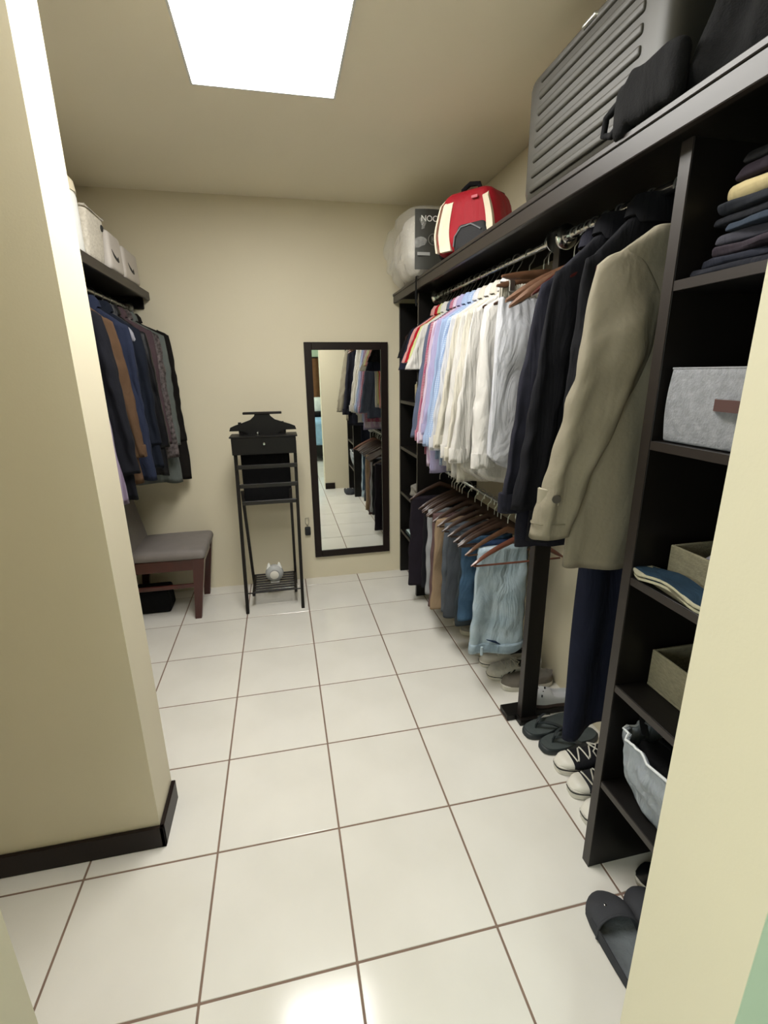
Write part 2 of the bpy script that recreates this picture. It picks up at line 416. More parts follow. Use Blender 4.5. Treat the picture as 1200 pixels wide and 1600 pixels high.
def sleeve_mesh(sgn, sh, zsh, length, out, dy, r0=(.070, .034), r1=(.048, .030), seed=0.0, A=.007, rows=34, n=32, bend=.0, y0=0.0, mid=1.0):
    """a hanging sleeve: its outer edge runs straight from the shoulder tip down and out to the cuff"""
    mb = MB(); rings = []
    for i in range(rows+1):
        t = i/rows
        z = zsh-length*t
        tt = min(1, t*4)
        rx = r0[0]*(1-t)+r1[0]*t; rx *= (.45+.55*min(1, t*5)**.7)*(1+(mid-1)*math.sin(PI*min(1, t*1.3))**1)
        ry = (r0[1]*(1-t)+r1[1]*t)*(.30+.70*tt**.8)
        x = sgn*(sh+.004+out*t+.010*math.sin(min(1, t*6)*PI/2)+bend*math.sin(t*PI)-rx)
        y = dy*t+y0*min(1, t*3)
        fade = min(1, (1-t)/.15+.25)
        ring = []
        for k in range(n):
            a = 2*PI*k/n; ca, sa = math.cos(a), math.sin(a)
            g = 1+.07*nz(ca*1.3+seed, sa*1.3+i*.13, z*7+seed)*min(1, t*4)
            px = x+rx*math.copysign(abs(ca)**.8, ca)*g
            fold = A*1.3*min(1, t*3)*fade*(math.sin(ca*5.5+seed*3+z*5)+.9*nz(ca*2.5+seed, z*13, seed))
            py = y+ry*math.copysign(abs(sa)**.85, sa)*g+fold
            px += .006*min(1, t*3)*fade*nz(z*16, seed, ca)
            pz = z-ca*sgn*.55*rx*(1-t)*(1 if t < .5 else 1)+.006*nz(a, t*6, seed)
            ring.append((px, py, pz))
        rings.append(ring)
    last = rings[-1]; cx = sum(p[0] for p in last)/n; cy = sum(p[1] for p in last)/n
    rings.append([(cx+(p[0]-cx)*.85, cy+(p[1]-cy)*.8, p[2]+.004) for p in last])
    rings.append([(cx+(p[0]-cx)*.75, cy+(p[1]-cy)*.6, p[2]+.03) for p in last])
    mb.loft(rings, True, True)
    return mb, (x, y, z, rx, ry)
def cuff_mesh(c, h=.055, g=1.03):
    x, y, z, rx, ry = c; rings = []
    for zz, k in ((z+h, 1.0), (z+h-.004, g), (z+.01, g), (z-.004, g*1.0), (z-.006, g*.93), (z+.01, g*.85)):
        rings.append([(x+rx*k*math.cos(2*PI*j/26), y+ry*k*math.sin(2*PI*j/26), zz) for j in range(26)])
    return MB().loft(rings, True, True)
def collar_mesh(hw=.066, ht=.04, z=-.085, h=.036, seed=0):
    rings = []
    for k, (g, zz) in enumerate(((.92, z-.012), (.80, z+h), (.88, z+h+.004), (1.12, z+h*.55), (1.22, z-.010), (1.14, z-.012), (.95, z+h*.2))):
        rings.append([(hw*g*math.cos(2*PI*j/28), ht*g*math.sin(2*PI*j/28), zz-.018*(math.sin(2*PI*j/28) < -.6)*(k in (3, 4, 5))) for j in range(28)])
    return MB().loft(rings, False, True)
GN = [0]
def garment(name, label, cat, x, y, z, m, L=.72, sh=.19, slope=.075, hw=None, ht=.030, sleeve=None, out=.03, dy=0.0, collar=True, cuff=None,
            rz=0, A=.010, fold=3.0, hem=0.0, neck=-.088, group=None, m2=None, seed=None, r0=(.070, .034), r1=(.046, .030), flare=.02, sA=.006):
    GN[0] += 1; seed = seed or GN[0]*1.37
    t = thing(name, label, cat, (x, y, z), rz, group)
    hw = hw or sh+.012
    zsh = neck-slope
    ctrl = [(neck, .058, .026), (neck-.012, .075, .026), (zsh-.0, sh-.012, .014), (zsh-.022, sh, .019), (zsh-.09, sh+.006, ht), (zsh-.25, hw, ht*1.08), (neck-L, hw+flare, ht*1.0)]
    part('body', body_mesh(ctrl, seed=seed, A=A, fold=fold, hemcurve=hem), m, t, 'all')
    if sleeve:
        for s in (-1, 1):
            sm, c = sleeve_mesh(s, sh, zsh+.010, sleeve, out, dy, r0, r1, seed+s*.4, A=sA)
            p = part('sleeve', sm, m2 or m, t, 'all')
            if cuff: part('cuff', cuff_mesh(c, cuff), m, p, True)
    if collar: part('collar', collar_mesh(z=neck+.006, seed=seed), m, t, True)
    return t

WHITE = [cloth('white_cotton', '#bfbcb8', .03, bump=.5, wr=1.0), cloth('ivory_cotton', '#bcb7ab', .03, bump=.5, wr=1.0), cloth('cool_white_cotton', '#b7b8be', .03, bump=.5, wr=1.0)]
# -- upper far rail, from the bookcase towards the camera
UG = 'shirts on the far rail'
shirts = [
 # y, name, label, material, length, sleeve, kwargs
 (2.000, 'tshirt', 'black short-sleeved t-shirt at the far end of the upper rail, next to the bookcase', cloth('black_jersey', '#101014'), .62, .17, dict(r1=(.075, .019), out=.07, collar=False, hw=.13, flare=0)),
 (1.955, 'tshirt', 'dark navy t-shirt behind the red polo at the far end of the upper rail', cloth('navy_jersey', '#1b1e2e'), .66, .24, dict(r1=(.078, .019), out=.07, collar=False, hw=.13, flare=0)),
 (1.900, 'polo_shirt', 'pale pink short-sleeved polo just behind the bright red one', cloth('pink_pique', '#c08c88'), .60, .20, dict(r1=(.065, .019), out=.065, hw=.13, flare=0)),
 (1.850, 'polo_shirt', 'bright red short-sleeved polo between the pink and the yellow-green ones', cloth('red_pique', '#9c1624'), .60, .20, dict(r1=(.065, .019), out=.065, hw=.13, flare=0)),
 (1.795, 'polo_shirt', 'pale yellow-green short-sleeved polo next to the red one', cloth('lime_pique', '#b6bb86'), .58, .20, dict(r1=(.065, .019), out=.065, hw=.13, flare=0)),
 (1.735, 'polo_shirt', 'white short-sleeved shirt beside the yellow-green polo, with a wide sleeve', WHITE[0], .60, .24, dict(r1=(.070, .022), out=.09, hw=.14, flare=0)),
 (1.655, 'shirt', 'slate grey-blue long-sleeved shirt next to the white short-sleeved one', cloth('slate_cotton', '#535b70'), .70, .60, dict(out=.085)),
 (1.595, 'shirt', 'red and white checked long-sleeved shirt in the middle of the upper rail', striped('red_check_cloth', '#8e3444', '#b49ca4', 130, 'Z', '#96506a', 120, 'Y'), .74, .62, dict(out=.075, cuff=.05)),
 (1.540, 'shirt', 'pale pink and lilac striped long-sleeved shirt beside the checked one', striped('pink_stripe_cloth', '#ae98b0', '#c0b4c2', 90, 'Y'), .80, .60, dict(out=.075, cuff=.05)),
 (1.485, 'shirt', 'plain lilac long-sleeved shirt left of the light blue ones', cloth('lilac_cotton', '#9a94b4', .04, bump=.5), .82, .58, dict(out=.07, cuff=.05)),
 (1.425, 'shirt', 'light blue long-sleeved shirt beside the lilac one', cloth('light_blue_cotton', '#8fa0be', .04, bump=.5), .74, .60, dict(out=.08, cuff=.05)),
 (1.370, 'shirt', 'pale blue checked long-sleeved shirt, last coloured one before the white shirts', striped('blue_check_cloth', '#93a6c4', '#a8b6cc', 110, 'Z', '#8496b6', 110, 'Y'), .76, .61, dict(out=.085, cuff=.05)),
 (1.305, 'shirt', 'white long-sleeved shirt directly beside the pale blue checked one', WHITE[2], 0.75, .62, dict(out=.09, cuff=.055)),
 (1.245, 'shirt', 'ivory long-sleeved shirt, second of the white ones from the blue shirts', WHITE[1], 0.77, .61, dict(out=.09, cuff=.055)),
 (1.180, 'shirt', 'white long-sleeved shirt in the middle of the white ones', WHITE[0], 0.78, .62, dict(out=.075, cuff=.055)),
 (1.115, 'shirt', 'ivory long-sleeved shirt with a wrinkled cuff, third white one from the camera', WHITE[1], 0.79, .62, dict(out=.08, cuff=.055)),
 (1.040, 'shirt', 'white long-sleeved shirt second from the camera, behind the nearest white shirt', WHITE[0], 0.77, .61, dict(out=.085, cuff=.055, hem=.05)),
 (.955, 'shirt', 'white long-sleeved shirt with a curved tail right behind the white skirt', WHITE[0], 0.77, .60, dict(out=.05, dy=-.06, cuff=.055, hem=.07, r0=(.075, .030), r1=(.05, .026), sA=.006, A=.008)),
]
hang_group_up = 'dark hangers on the far rail'
short = ['black t-shirt', 'dark navy t-shirt', 'pale pink polo', 'bright red polo', 'yellow-green polo', 'white short-sleeved shirt', 'slate grey-blue shirt', 'red and white checked shirt', 'pink striped shirt', 'plain lilac shirt', 'light blue shirt', 'pale blue checked shirt', 'white shirt beside the pale blue checked one', 'second white shirt from the blue ones', 'middle white shirt', 'ivory shirt third from the camera', 'second white shirt from the camera', 'white shirt behind the white skirt']
for i, (y, nm, lb, m, L, sl, kw) in enumerate(shirts):
    cat = {'tshirt': 't-shirt', 'polo_shirt': 'shirt', 'shirt': 'shirt'}[nm]
    jx = random.uniform(-.008, .008)
    if sl > .5: sl += random.uniform(-.03, .03); kw = {**kw, 'dy': kw.get('dy', 0)-.012+random.uniform(-.006, .006)}
    garment(nm, lb, cat, RX+jx, y, RZ, m, L=L, sleeve=sl, group=UG, rz=random.uniform(-.015, .015), **{**dict(sh=.172, neck=-.112, slope=.068, ht=.017, A=.006, r0=(.072, .021), r1=(.048, .019), sA=.004), **kw})
    hanger('clothes_hanger', 'wooden hanger inside the '+short[i], RX+jx, y+.003, RZ, random.uniform(-.03, .03), M_hang, hang_group_up, hw=.145, drop=.055, th=.008, top=-.112)
# extra bare hangers crowding at the far end of the rail
for k in range(9):
    y = 2.025-k*.05 if k < 4 else 1.88-(k-4)*.055
    hanger('clothes_hanger', 'bare dark hanger crowded among the shirts at the far end of the upper rail', RX, y-.02 if k else y, RZ, 0, M_hang, 'bare hangers at the far end of the upper rail', hw=.14, drop=.055, th=.006, top=-.112)
# the white skirt clipped at its gathered waist
def skirt():
    t = thing('skirt', 'white skirt with a gathered waistband clipped to a hanger, nearest white garment', 'skirt', (2.075, .865, RZ))
    mb = MB(); rings = []
    for i in range(50):
        u = i/49; z = -.165-.64*u; g = min(1, u*6)
        hw = .168+.022*u; ht = .012+.022*g
        r = []
        for k in range(120):
            a = 2*PI*k/120; ca, sa = math.cos(a), math.sin(a)
            x = hw*math.copysign(abs(ca)**.75, ca); y = ht*math.copysign(abs(sa)**.75, sa)
            y += .004*max(0, 1-u*5)*math.sin(x*210)+.006*g*math.sin(x*17+u*2+2*nz(x*5, u*3, 2))+.005*nz(x*10, u*6, 7)
            z2 = z+(.06*(abs(x)/hw)**3*max(0, u-.6)/.4)
            r.append((x, y, z2))
        rings.append(r)
    rings.append([(x*.98, y*.8, z+.012) for x, y, z in rings[-1]])
    part('skirt_body', mb.loft(rings), WHITE[2], t, 'all')
    wb = MB(); rings = []
    for zz, g in ((-.168, .9), (-.164, 1.1), (-.142, 1.15), (-.125, 1.1), (-.122, .9)):
        rings.append([(.168*math.copysign(abs(math.cos(2*PI*k/160))**.75, math.cos(2*PI*k/160)), .014*g*math.copysign(abs(math.sin(2*PI*k/160))**.75, math.sin(2*PI*k/160))+.0035*math.sin(math.cos(2*PI*k/160)*95), zz) for k in range(160)])
    part('waistband', wb.loft(rings), WHITE[1], t, 'all')
    h = hanger('clip_hanger', 'light wooden hanger with a metal clip bar holding the white skirt', 2.075, .865, RZ, .05, M_hangl, hw=.19, drop=.045)
    cb = MB().tube([(-.17, 0, -.118), (.17, 0, -.118)], .003, 8)
    part('clip_bar', cb, M_steel, h, True)
    for s in (-1, 1): part('clip', MB().box(s*.13-.012, s*.13+.012, -.016, .016, -.150, -.112, .003), M_steel, h)
skirt()
hanger('clothes_hanger', 'empty light wooden hanger at the camera end of the far upper rail', 2.05, .79, RZ, .12, M_hangl, hw=.19, drop=.03)
# -- near rail
hanger('clothes_hanger', 'large empty wooden hanger nearest the chrome flange on the near rail', 2.07, .668, RZ, -.10, M_hangl, hw=.225, drop=.115, th=.018, wide=.042)
hanger('clothes_hanger', 'second empty wooden hanger from the chrome flange on the near rail', 2.07, .635, RZ, -.12, M_hangl, hw=.225, drop=.135, th=.018, wide=.042)
hanger('clothes_hanger', 'empty cherry red hanger, third from the chrome flange', 2.07, .595, RZ, -.06, M_hangr, hw=.18, drop=.11, th=.014)
hanger('clothes_hanger', 'empty cherry red hanger tight against the quilted jacket', 2.07, .565, RZ, -.04, M_hangr, hw=.175, drop=.115, th=.014)
M_quilt = cloth('charcoal_quilt', '#1d1d27', .25, bump=.5)
garment('jacket', 'charcoal navy quilted jacket beside the empty wooden hangers on the near rail', 'jacket', 2.07, .515, RZ, M_quilt, L=.92, sh=.19, slope=.10, sleeve=.70, out=.085, ht=.022, A=.006, r0=(.075, .026), r1=(.055, .024), cuff=.06, neck=-.075)
garment('jacket', 'black jacket with a raised collar, second from the beige coat on the near rail', 'jacket', 2.07, .452, RZ, cloth('black_softshell', '#131318', .2), L=.90, sh=.185, slope=.10, sleeve=.70, out=.075, ht=.018, A=.006, r0=(.07, .022), r1=(.05, .022), neck=-.055)
garment('jacket', 'thin black coat squeezed behind the beige trench coat on the near rail', 'jacket', 2.08, .335, RZ, cloth('black_wool', '#0e0e12', .2), L=.86, sh=.18, slope=.10, sleeve=.60, out=.01, ht=.018, A=.005, r0=(.065, .024), r1=(.048, .02), neck=-.045)
for yy, q_ in ((.515, 'charcoal quilted jacket'), (.452, 'black jacket with the raised collar'), (.335, 'thin black coat')): hanger('clothes_hanger', 'cherry wood hanger inside the '+q_, 2.07, yy, RZ, 0, M_hangr, 'hangers inside the dark jackets', hw=.15, drop=.075, th=.008, top=-.085)
# long navy garment
nl = thing('navy_trousers', 'very long dark navy trousers hanging below the hem of the beige coat', 'trousers', (2.115, .40, RZ))
rings = []
for i in range(60):
    u = i/59; z = -.17-1.48*u
    r = []
    for k in range(48):
        a = 2*PI*k/48; ca, sa = math.cos(a), math.sin(a)
        x = (.095+.02*u)*math.copysign(abs(ca)**.8, ca); y = (.022)*math.copysign(abs(sa)**.8, sa)
        y += .019*min(1, u*3)*math.sin(x*34+u*1.5+nz(u*2, 3, 1)*2)
        r.append((x, y-.03*u, z+.03*math.sin(x*16)*(u > .9)))
    rings.append(r)
part('trouser_legs', MB().loft(rings), cloth('navy_drill', '#181b2b', .12), nl, 'all')
part('waistband', MB().box(-.098, .098, -.026, .026, -.20, -.162, .006), cloth('navy_waist', '#181c30'), nl)
# beige trench coat
M_coat = mat('beige_gabardine', '#7f7868', .8, var=.05, vscale=5, bump=.3, bscale=80, spec=.2); wrinkle(M_coat, .35, 4.5, .03)
M_coat2 = mat('beige_stitching', '#716a58', .85)
tc_ = garment('trench_coat', 'beige trench coat with buttoned cuff strap hanging nearest the camera', 'coat', 2.075, .245, RZ, M_coat, L=.87, sh=.20, slope=.085, sleeve=None, ht=.036, A=.007, fold=2.0, neck=-.092, hw=.20, flare=.015, seed=3.3, collar=False)
for s, o_, d_ in ((-1, .115, .03), (1, .0, .02)):
    mb, c = sleeve_mesh(s, .20, -.16, .70, o_, d_, (.090, .044), (.056, .034), 5+s, A=.006, rows=44, n=44, y0=-.034*(s == -1), mid=1.32)
    p = part('sleeve', mb, M_coat, tc_, 'all')
    x, y, z, rx, ry = c
    def band(z0, z1, k, mt, nm):
        rr = [[(x+rx*g*math.cos(2*PI*j/30), y+ry*g*math.sin(2*PI*j/30), zz-.25*s*0) for j in range(30)] for zz, g in ((z0, k*.96), (z0, k), (z1, k), (z1, k*.96))]
        return part(nm, MB().loft(rr, False, False), mt, p, True)
    x += .006*(s == -1); band(z+.040, z+.043, 1.09, M_coat2, 'stitch_line'); x -= .006*(s == -1)
    if s == -1:
        x += .024
        def strap_pt(a, zz): return (x+rx*1.06*math.cos(a), y+ry*1.16*math.sin(a), zz)
        A_ = [math.radians(q) for q in range(168, 250, 6)]
        rr = [[strap_pt(a, z+.095), strap_pt(a, z+.138), (x+rx*1.15*math.cos(a), y+ry*1.24*math.sin(a), z+.136), (x+rx*1.15*math.cos(a), y+ry*1.24*math.sin(a), z+.097)] for a in A_]
        st = part('cuff_strap', MB().loft(rr), mat('beige_strap', '#8b8472', .8, var=.05), p, True)
        a = math.radians(238); bx, by = x+rx*1.22*math.cos(a), y+ry*1.42*math.sin(a)
        nrm = Vector((math.cos(a), math.sin(a), 0))
        x -= .024
        p2 = part('button', MB().tube([Vector((bx, by, z+.117))-nrm*.003, Vector((bx, by, z+.117))+nrm*.010], .011, 14), mat('dark_horn_button', '#2a2018', .3), p, True)
# hem stitch of the coat
hanger('clothes_hanger', 'dark wooden hanger inside the beige trench coat', 2.075, .25, RZ, 0, M_hang, hw=.155, drop=.075, th=.008, top=-.085)

# -- trousers on the lower rail
RINGS = {}
def trousers(name, label, y, m, L, hw, ht=.022, xo=0.0, seed=1.0, m_det=None, A=.008, waist=False, group='trousers on the lower rail', skew=0.0, fold=22, zt=-.178):
    t = thing(name, label, 'trousers', (RX+xo, y, LZ), 0, group)
    rings = []; rows = 46; n = 60
    for i in range(rows):
        u = i/(rows-1)
        if i < 6:
            a = i/6*PI/2; z = zt+.010-.016*(1-math.sin(a)); k = .25+.75*math.sin(a)
            z = zt+.008-.02*(1-math.cos(a)); k = max(.2, math.sin(a+.2))
        else:
            z = zt-.012-(L-.02)*((i-6)/(rows-7)); k = 1
        r = []
        for j in range(n):
            a = 2*PI*j/n; ca, sa = math.cos(a), math.sin(a)
            w_ = hw*(1+.12*u)
            x = w_*math.copysign(abs(ca)**.6, ca); yy = ht*min(1, k)*math.copysign(abs(sa)**.7, sa)*(1+.3*u)
            g = min(1, u*3)
            yy += A*g*math.sin(x*fold+u*2.4+seed+1.5*nz(x*6, u*3, seed))+A*.8*g*nz(x*15, u*8, seed)
            x += .010*g*nz(u*7, seed, ca)+skew*u
            r.append((x, yy-.008, z+(.018*nz(x*9, seed, 2)+.03*(x/w_)*0)*(u**6)))
        rings.append(r)
    RINGS.setdefault(name, rings[:])
    rings.append([(x*.98, y_*.7, z+.012) for x, y_, z in rings[-1]])
    part('trouser_legs', MB().loft(rings), m, t, 'all')
    return t
def denim(name, col, col2):
    return wrinkle(mat(name, col, .9, vscale=9, col2=col2, bump=.3, bscale=90, spec=.15), .9, 6, .03)
M_jl = denim('faded_denim', '#8d9fac', '#afbdc7'); M_jm = denim('mid_denim', '#2b4056', '#3e5870'); M_jd = denim('dark_denim', '#1c2a44', '#283a58')
lows = [
 (.985, 'jeans', 'faded light blue jeans nearest the camera on the lower rail', M_jl, .535, .118, dict(xo=-.022, A=.014, skew=-.008)),
 (1.055, 'jeans', 'dark blue jeans showing just behind the faded ones', M_jd, .50, .118, dict(xo=.02)),
 (1.125, 'jeans', 'mid blue jeans between the faded jeans and the grey trousers', M_jm, .42, .125, dict(xo=-.03)),
 (1.20, 'trousers', 'dark teal grey trousers right behind the mid blue jeans', cloth('teal_grey_cotton', '#2c3338'), .50, .12, dict(xo=-.02)),
 (1.28, 'trousers', 'charcoal trousers left of the blue jeans, reaching low', cloth('charcoal_cotton', '#3c4046'), .50, .13, dict(xo=-.035)),
 (1.36, 'trousers', 'slate grey trousers between the charcoal and the khaki ones', cloth('slate_trouser', '#4c5158'), .50, .13, dict(xo=-.035)),
 (1.455, 'trousers', 'khaki beige chino trousers on the lower rail', cloth('khaki_cotton', '#89755f', .06, bump=.5), .545, .125, dict(xo=-.06, A=.012)),
 (1.545, 'trousers', 'mauve brown trousers left of the khaki chinos', cloth('mauve_cotton', '#5a4646'), .56, .12, dict(xo=-.05)),
 (1.63, 'trousers', 'light grey trousers behind the mauve brown ones', cloth('light_grey_cotton', '#8d8f92'), .52, .12, dict(xo=-.05)),
 (1.71, 'trousers', 'black trousers behind the light grey ones', cloth('black_trouser', '#15151a'), .52, .12, dict(xo=-.05)),
 (1.93, 'trousers', 'dark plum black trousers at the far end of the lower rail by the bookcase', cloth('plum_black', '#1d1820'), .60, .13, dict(xo=-.06)),
]
order = ['nearest the camera, over the faded jeans', 'over the dark blue jeans', 'over the mid blue jeans', 'over the teal grey trousers', 'over the charcoal trousers', 'over the slate grey trousers', 'over the khaki chinos', 'over the mauve brown trousers', 'over the light grey trousers', 'over the black trousers', 'at the far end, over the plum black trousers']
for i, (y, nm, lb, m, L, hw, kw) in enumerate(lows):
    t = trousers(nm, lb, y, m, L, hw, seed=i*2.1+1, **kw)
    if i: hanger('trouser_hanger', 'walnut hanger with trouser bar '+order[i], RX, y, LZ, random.uniform(-.05, .05), M_hang, 'trouser hangers on the lower rail', hw=.205, drop=.10, bar=True)
    if i == 0: jeans = t
hanger('trouser_hanger', 'reddish wooden hanger with trouser bar holding the faded jeans, nearest the camera', RX, .985, LZ, .03, M_hangl, 'trouser hangers on the lower rail', hw=.205, drop=.11, bar=True)
for k, q_ in ((1.09, 'the dark blue and mid blue jeans'), (1.585, 'the mauve and light grey trousers'), (1.67, 'the light grey and black trousers')): hanger('trouser_hanger', 'bare walnut trouser hanger between '+q_, RX, k, LZ, .03, M_hang, 'trouser hangers on the lower rail', hw=.20, drop=.10, bar=True)
rh = hanger('clothes_hanger', 'empty reddish brown hanger in front of the jeans behind the dark post', 2.055, .87, LZ, .0, mat('red_brown_hanger', '#6b4032', .35, coat=.3), hw=.215, drop=.115, bar=True)
# jeans details: waistband with loops and pocket at the bottom, following the fold of the cloth
JR = RINGS['jeans']
wbm = []
for idx, g in ((-5, 1.0), (-5, 1.05), (-4, 1.06), (-3, 1.06), (-2, 1.06), (-2, 1.0)):
    r = JR[idx]; cx = sum(p[0] for p in r)/len(r); cy = sum(p[1] for p in r)/len(r)
    wbm.append([(cx+(p[0]-cx)*(1+(g-1)*.3), cy+(p[1]-cy)*(1+(g-1)*3), p[2]-(.003 if idx == -2 else 0)) for p in r])
part('waistband', MB().loft(wbm), denim('faded_denim_band', '#8296a6', '#a0b0bc'), jeans, 'all')
for xx in (-.09, .0, .085): part('belt_loop', MB().box(xx-.006, xx+.006, -.046, -.036, -.70, -.655, .002), M_jl, jeans)
part('pocket', MB().prism([(-.07, -.62), (-.02, -.635), (.02, -.665), (.0, -.655), (-.05, -.630)], 'y', -.047, -.038), M_jd, jeans)

# ---------------------------------------------------------------- shoes (local: toe at x=0, heel at x=L, pointing -x)
def outline(L, W, n=40, heel=.78, toe=.9):
    pts = []
    for k in range(n):
        a = 2*PI*k/n; u = (1-math.cos(a))/2          # 0 toe .. 1 heel
        wd = W/2*(1-.18*math.sin(PI*min(1, max(0, (u-.3)/.5))))*(1-.12*u)
        s = math.sin(a); pts.append((u*L, math.copysign(abs(s)**.62, s)*wd))
    return pts
def shoe_parts(t, L=.28, W=.10, m_up=None, m_sole=None, sole=.028, toe_h=.055, heel_h=.085, m_toe=None, laces=None, m_lace=None, opening=.52, toebox=.26, line=None, m_in=None, stripes=0):
    ol = outline(L, W)
    rings = []
    for z, g in ((0, .94), (.004, 1.0), (sole, 1.02), (sole+.002, .97)):
        rings.append([(L/2+(x-L/2)*g, y*g, z) for x, y in ol])
    part('sole', MB().loft(rings), m_sole, t, True)
    if line: 
        rings = [[(L/2+(x-L/2)*1.026, y*1.03, z) for x, y in ol] for z in (sole*.72, sole*.9)]
        part('sole_line', MB().loft(rings, False, False), line, t, True)
    def prof(u):
        a = toe_h+(heel_h-toe_h)*min(1, max(0, (u-.2)/.45))**1.3
        return a*min(1, (u/.12+.25))**.55 if u < .12 else a
    def up_pt(u, v):
        """u 0..1 along, v -1..1 across over the top"""
        wd = np.interp(u, [0, .04, .12, .3, .6, .85, .96, 1], [.12, .48, .8, 1, .86, .84, .6, .2])*W/2*.98
        h = prof(u)-sole
        ang = v*PI/2
        y = wd*math.copysign(abs(math.sin(ang))**.75, ang); z = sole+h*math.cos(ang)**.6 if abs(v) < 1 else sole
        if u > opening:
            k = min(1, (u-opening)/.08)*min(1, max(0, (.985-u)/.05)); q = max(0, 1-(abs(v)/.52)**4)
            z = z-(h*.62)*k*q
        return (u*L, y, z)
    U = [0, .02, .05, .09, .14, .2, .26, .32, .38, .44, .5, .54, .58, .64, .72, .8, .88, .94, .975, 1]
    V = [-1+2*k/18 for k in range(19)]
    def patch(us, off=0, v0=0, v1=18):
        P = [[up_pt(u, V[k]) for k in range(v0, v1+1)] for u in us]
        if off: P = [[(x-off*.6*(1-x/L*3 if x < L/3 else 0), y*(1+off*8), z+off) for x, y, z in r] for r in P]
        return MB().loft(P, False, False, closed=False)
    part('upper', patch(U), m_up, t, 'all')
    if m_toe:
        us = [0, .02, .05, .09, .14, .2, toebox]
        part('toe_cap', patch(us, .0025), m_toe, t, 'all')
    if m_in:
        us = [.57, .64, .72, .8, .88, .93]
        P = [[(lambda p: (p[0], p[1]*.96, p[2]+.003))(up_pt(u, V[k])) for k in range(5, 14)] for u in us]
        part('insole', MB().loft(P, False, False, closed=False), m_in, t, 'all')
    if laces:
        for k in range(laces):
            u = toebox+.04+k*(opening-toebox-.04)/laces
            pts = [(lambda p: (p[0]+(.006 if k % 2 else -.006)*v*2, p[1], p[2]+.004))(up_pt(u+v*.02, v*.5)) for v in (-.8, -.5, 0, .5, .8)]
            part('lace', MB().tube(pts, .0032, 6, r2=.8), m_lace, t, True)
        for s in (-1, 1):
            u = opening
            p0 = up_pt(u, 0)
            pts = [(p0[0], 0, p0[2]+.006), (p0[0]-.02, s*.02, p0[2]+.012), (p0[0]-.012, s*.04, p0[2]-.002), (p0[0]+.012, s*.018, p0[2]+.006), (p0[0], 0, p0[2]+.006)]
            part('lace', MB().tube(pts, .0028, 6), m_lace, t, True)
    for k in range(stripes):
        u = .20+k*.075
        for s in (-1, 1):
            P = [[(lambda p: (p[0]+dx+(1-abs(v))*.06, p[1]*1.02, p[2]+.0025))(up_pt(u, s*v)) for v in (.45, .6, .75, .9, 1.0)] for dx in (0, .011)]
            part('side_stripe', MB().loft(P, False, False, closed=False), M_rubberk, t)
def put_shoe(name, label, x, y, rz=0, z=0, group=None, cat='shoe', **kw):
    t = thing(name, label, cat, (x, y, z), rz, group); shoe_parts(t, **kw); return t
M_canv = cloth('black_canvas', '#17171b', .15); M_lace = cloth('white_lace', '#c9c5ba', .05); M_line = mat('black_foxing_line', '#151515', .6)
M_toe = mat('white_toe_rubber', '#d8d4ca', .4)
cv = dict(m_up=M_canv, m_sole=M_rubberw, sole=.034, toe_h=.056, heel_h=.085, m_toe=M_toe, laces=4, m_lace=M_lace, opening=.58, toebox=.21, line=M_line, L=.27, W=.098, m_in=M_blackfab)
put_shoe('canvas_sneaker', 'black canvas sneaker with white toe cap beside the grey flip-flops', 2.06, .462, -.10, **cv)
put_shoe('canvas_sneaker', 'black canvas sneaker with white toe cap, middle of the three by the shelving panel', 2.048, .352, -.06, **{**cv, 'm_up': cloth('grey_canvas', '#2b2c30', .15)})
put_shoe('canvas_sneaker', 'white-toed sneaker peeking out beside the near shelving panel', 2.03, .24, -.04, **{**cv, 'm_up': cloth('dark_canvas', '#2b2c30', .15)})
# flip-flops
M_ff = mat('grey_green_foam', '#3b4242', .8, var=.1, vscale=30, bump=.2, bscale=120); M_ffs = mat('dark_strap', '#20272a', .55)
def flipflop(label, x, y, rz, z=0):
    t = thing('flip_flop', label, 'flip-flop', (x, y, z), rz, 'grey flip-flops')
    ol = outline(.275, .105)
    part('sole', MB().loft([[(.1375+(a-.1375)*g, b*g, zz) for a, b in ol] for zz, g in ((0, .95), (.004, 1), (.022, 1), (.026, .97))]), M_ffs, t, True)
    part('footbed', MB().loft([[(.1375+(a-.1375)*g, b*g, zz) for a, b in ol] for zz, g in ((.0255, .93), (.0285, .93), (.0285, .92))]), M_ff, t, True)
    for s in (-1, 1):
        pts = [(.055, 0, .028), (.062, s*.006, .050), (.085, s*.022, .060), (.12, s*.040, .052), (.155, s*.048, .030)]
        mb = MB(); rr = []
        for i, p in enumerate(pts):
            w_ = (.004, .008, .012, .013, .011)[i]
            rr.append([(p[0], p[1]-w_*.2, p[2]+.002), (p[0]+w_, p[1]-s*w_*.5, p[2]+.003), (p[0]+w_, p[1]-s*w_*.5, p[2]-.001), (p[0]-w_*.3, p[1], p[2]-.002)])
        part('strap', mb.loft(rr), M_ffs, t, True)
    part('toe_post', MB().tube([(.055, 0, .02), (.055, 0, .044), (.062, 0, .054)], .004, 8), M_ffs, t, True)
flipflop('grey-green flip-flop beside the foot of the dark post', 2.03, .652, .14)
flipflop('grey-green flip-flop between its pair and the black canvas sneakers', 2.055, .562, .10)
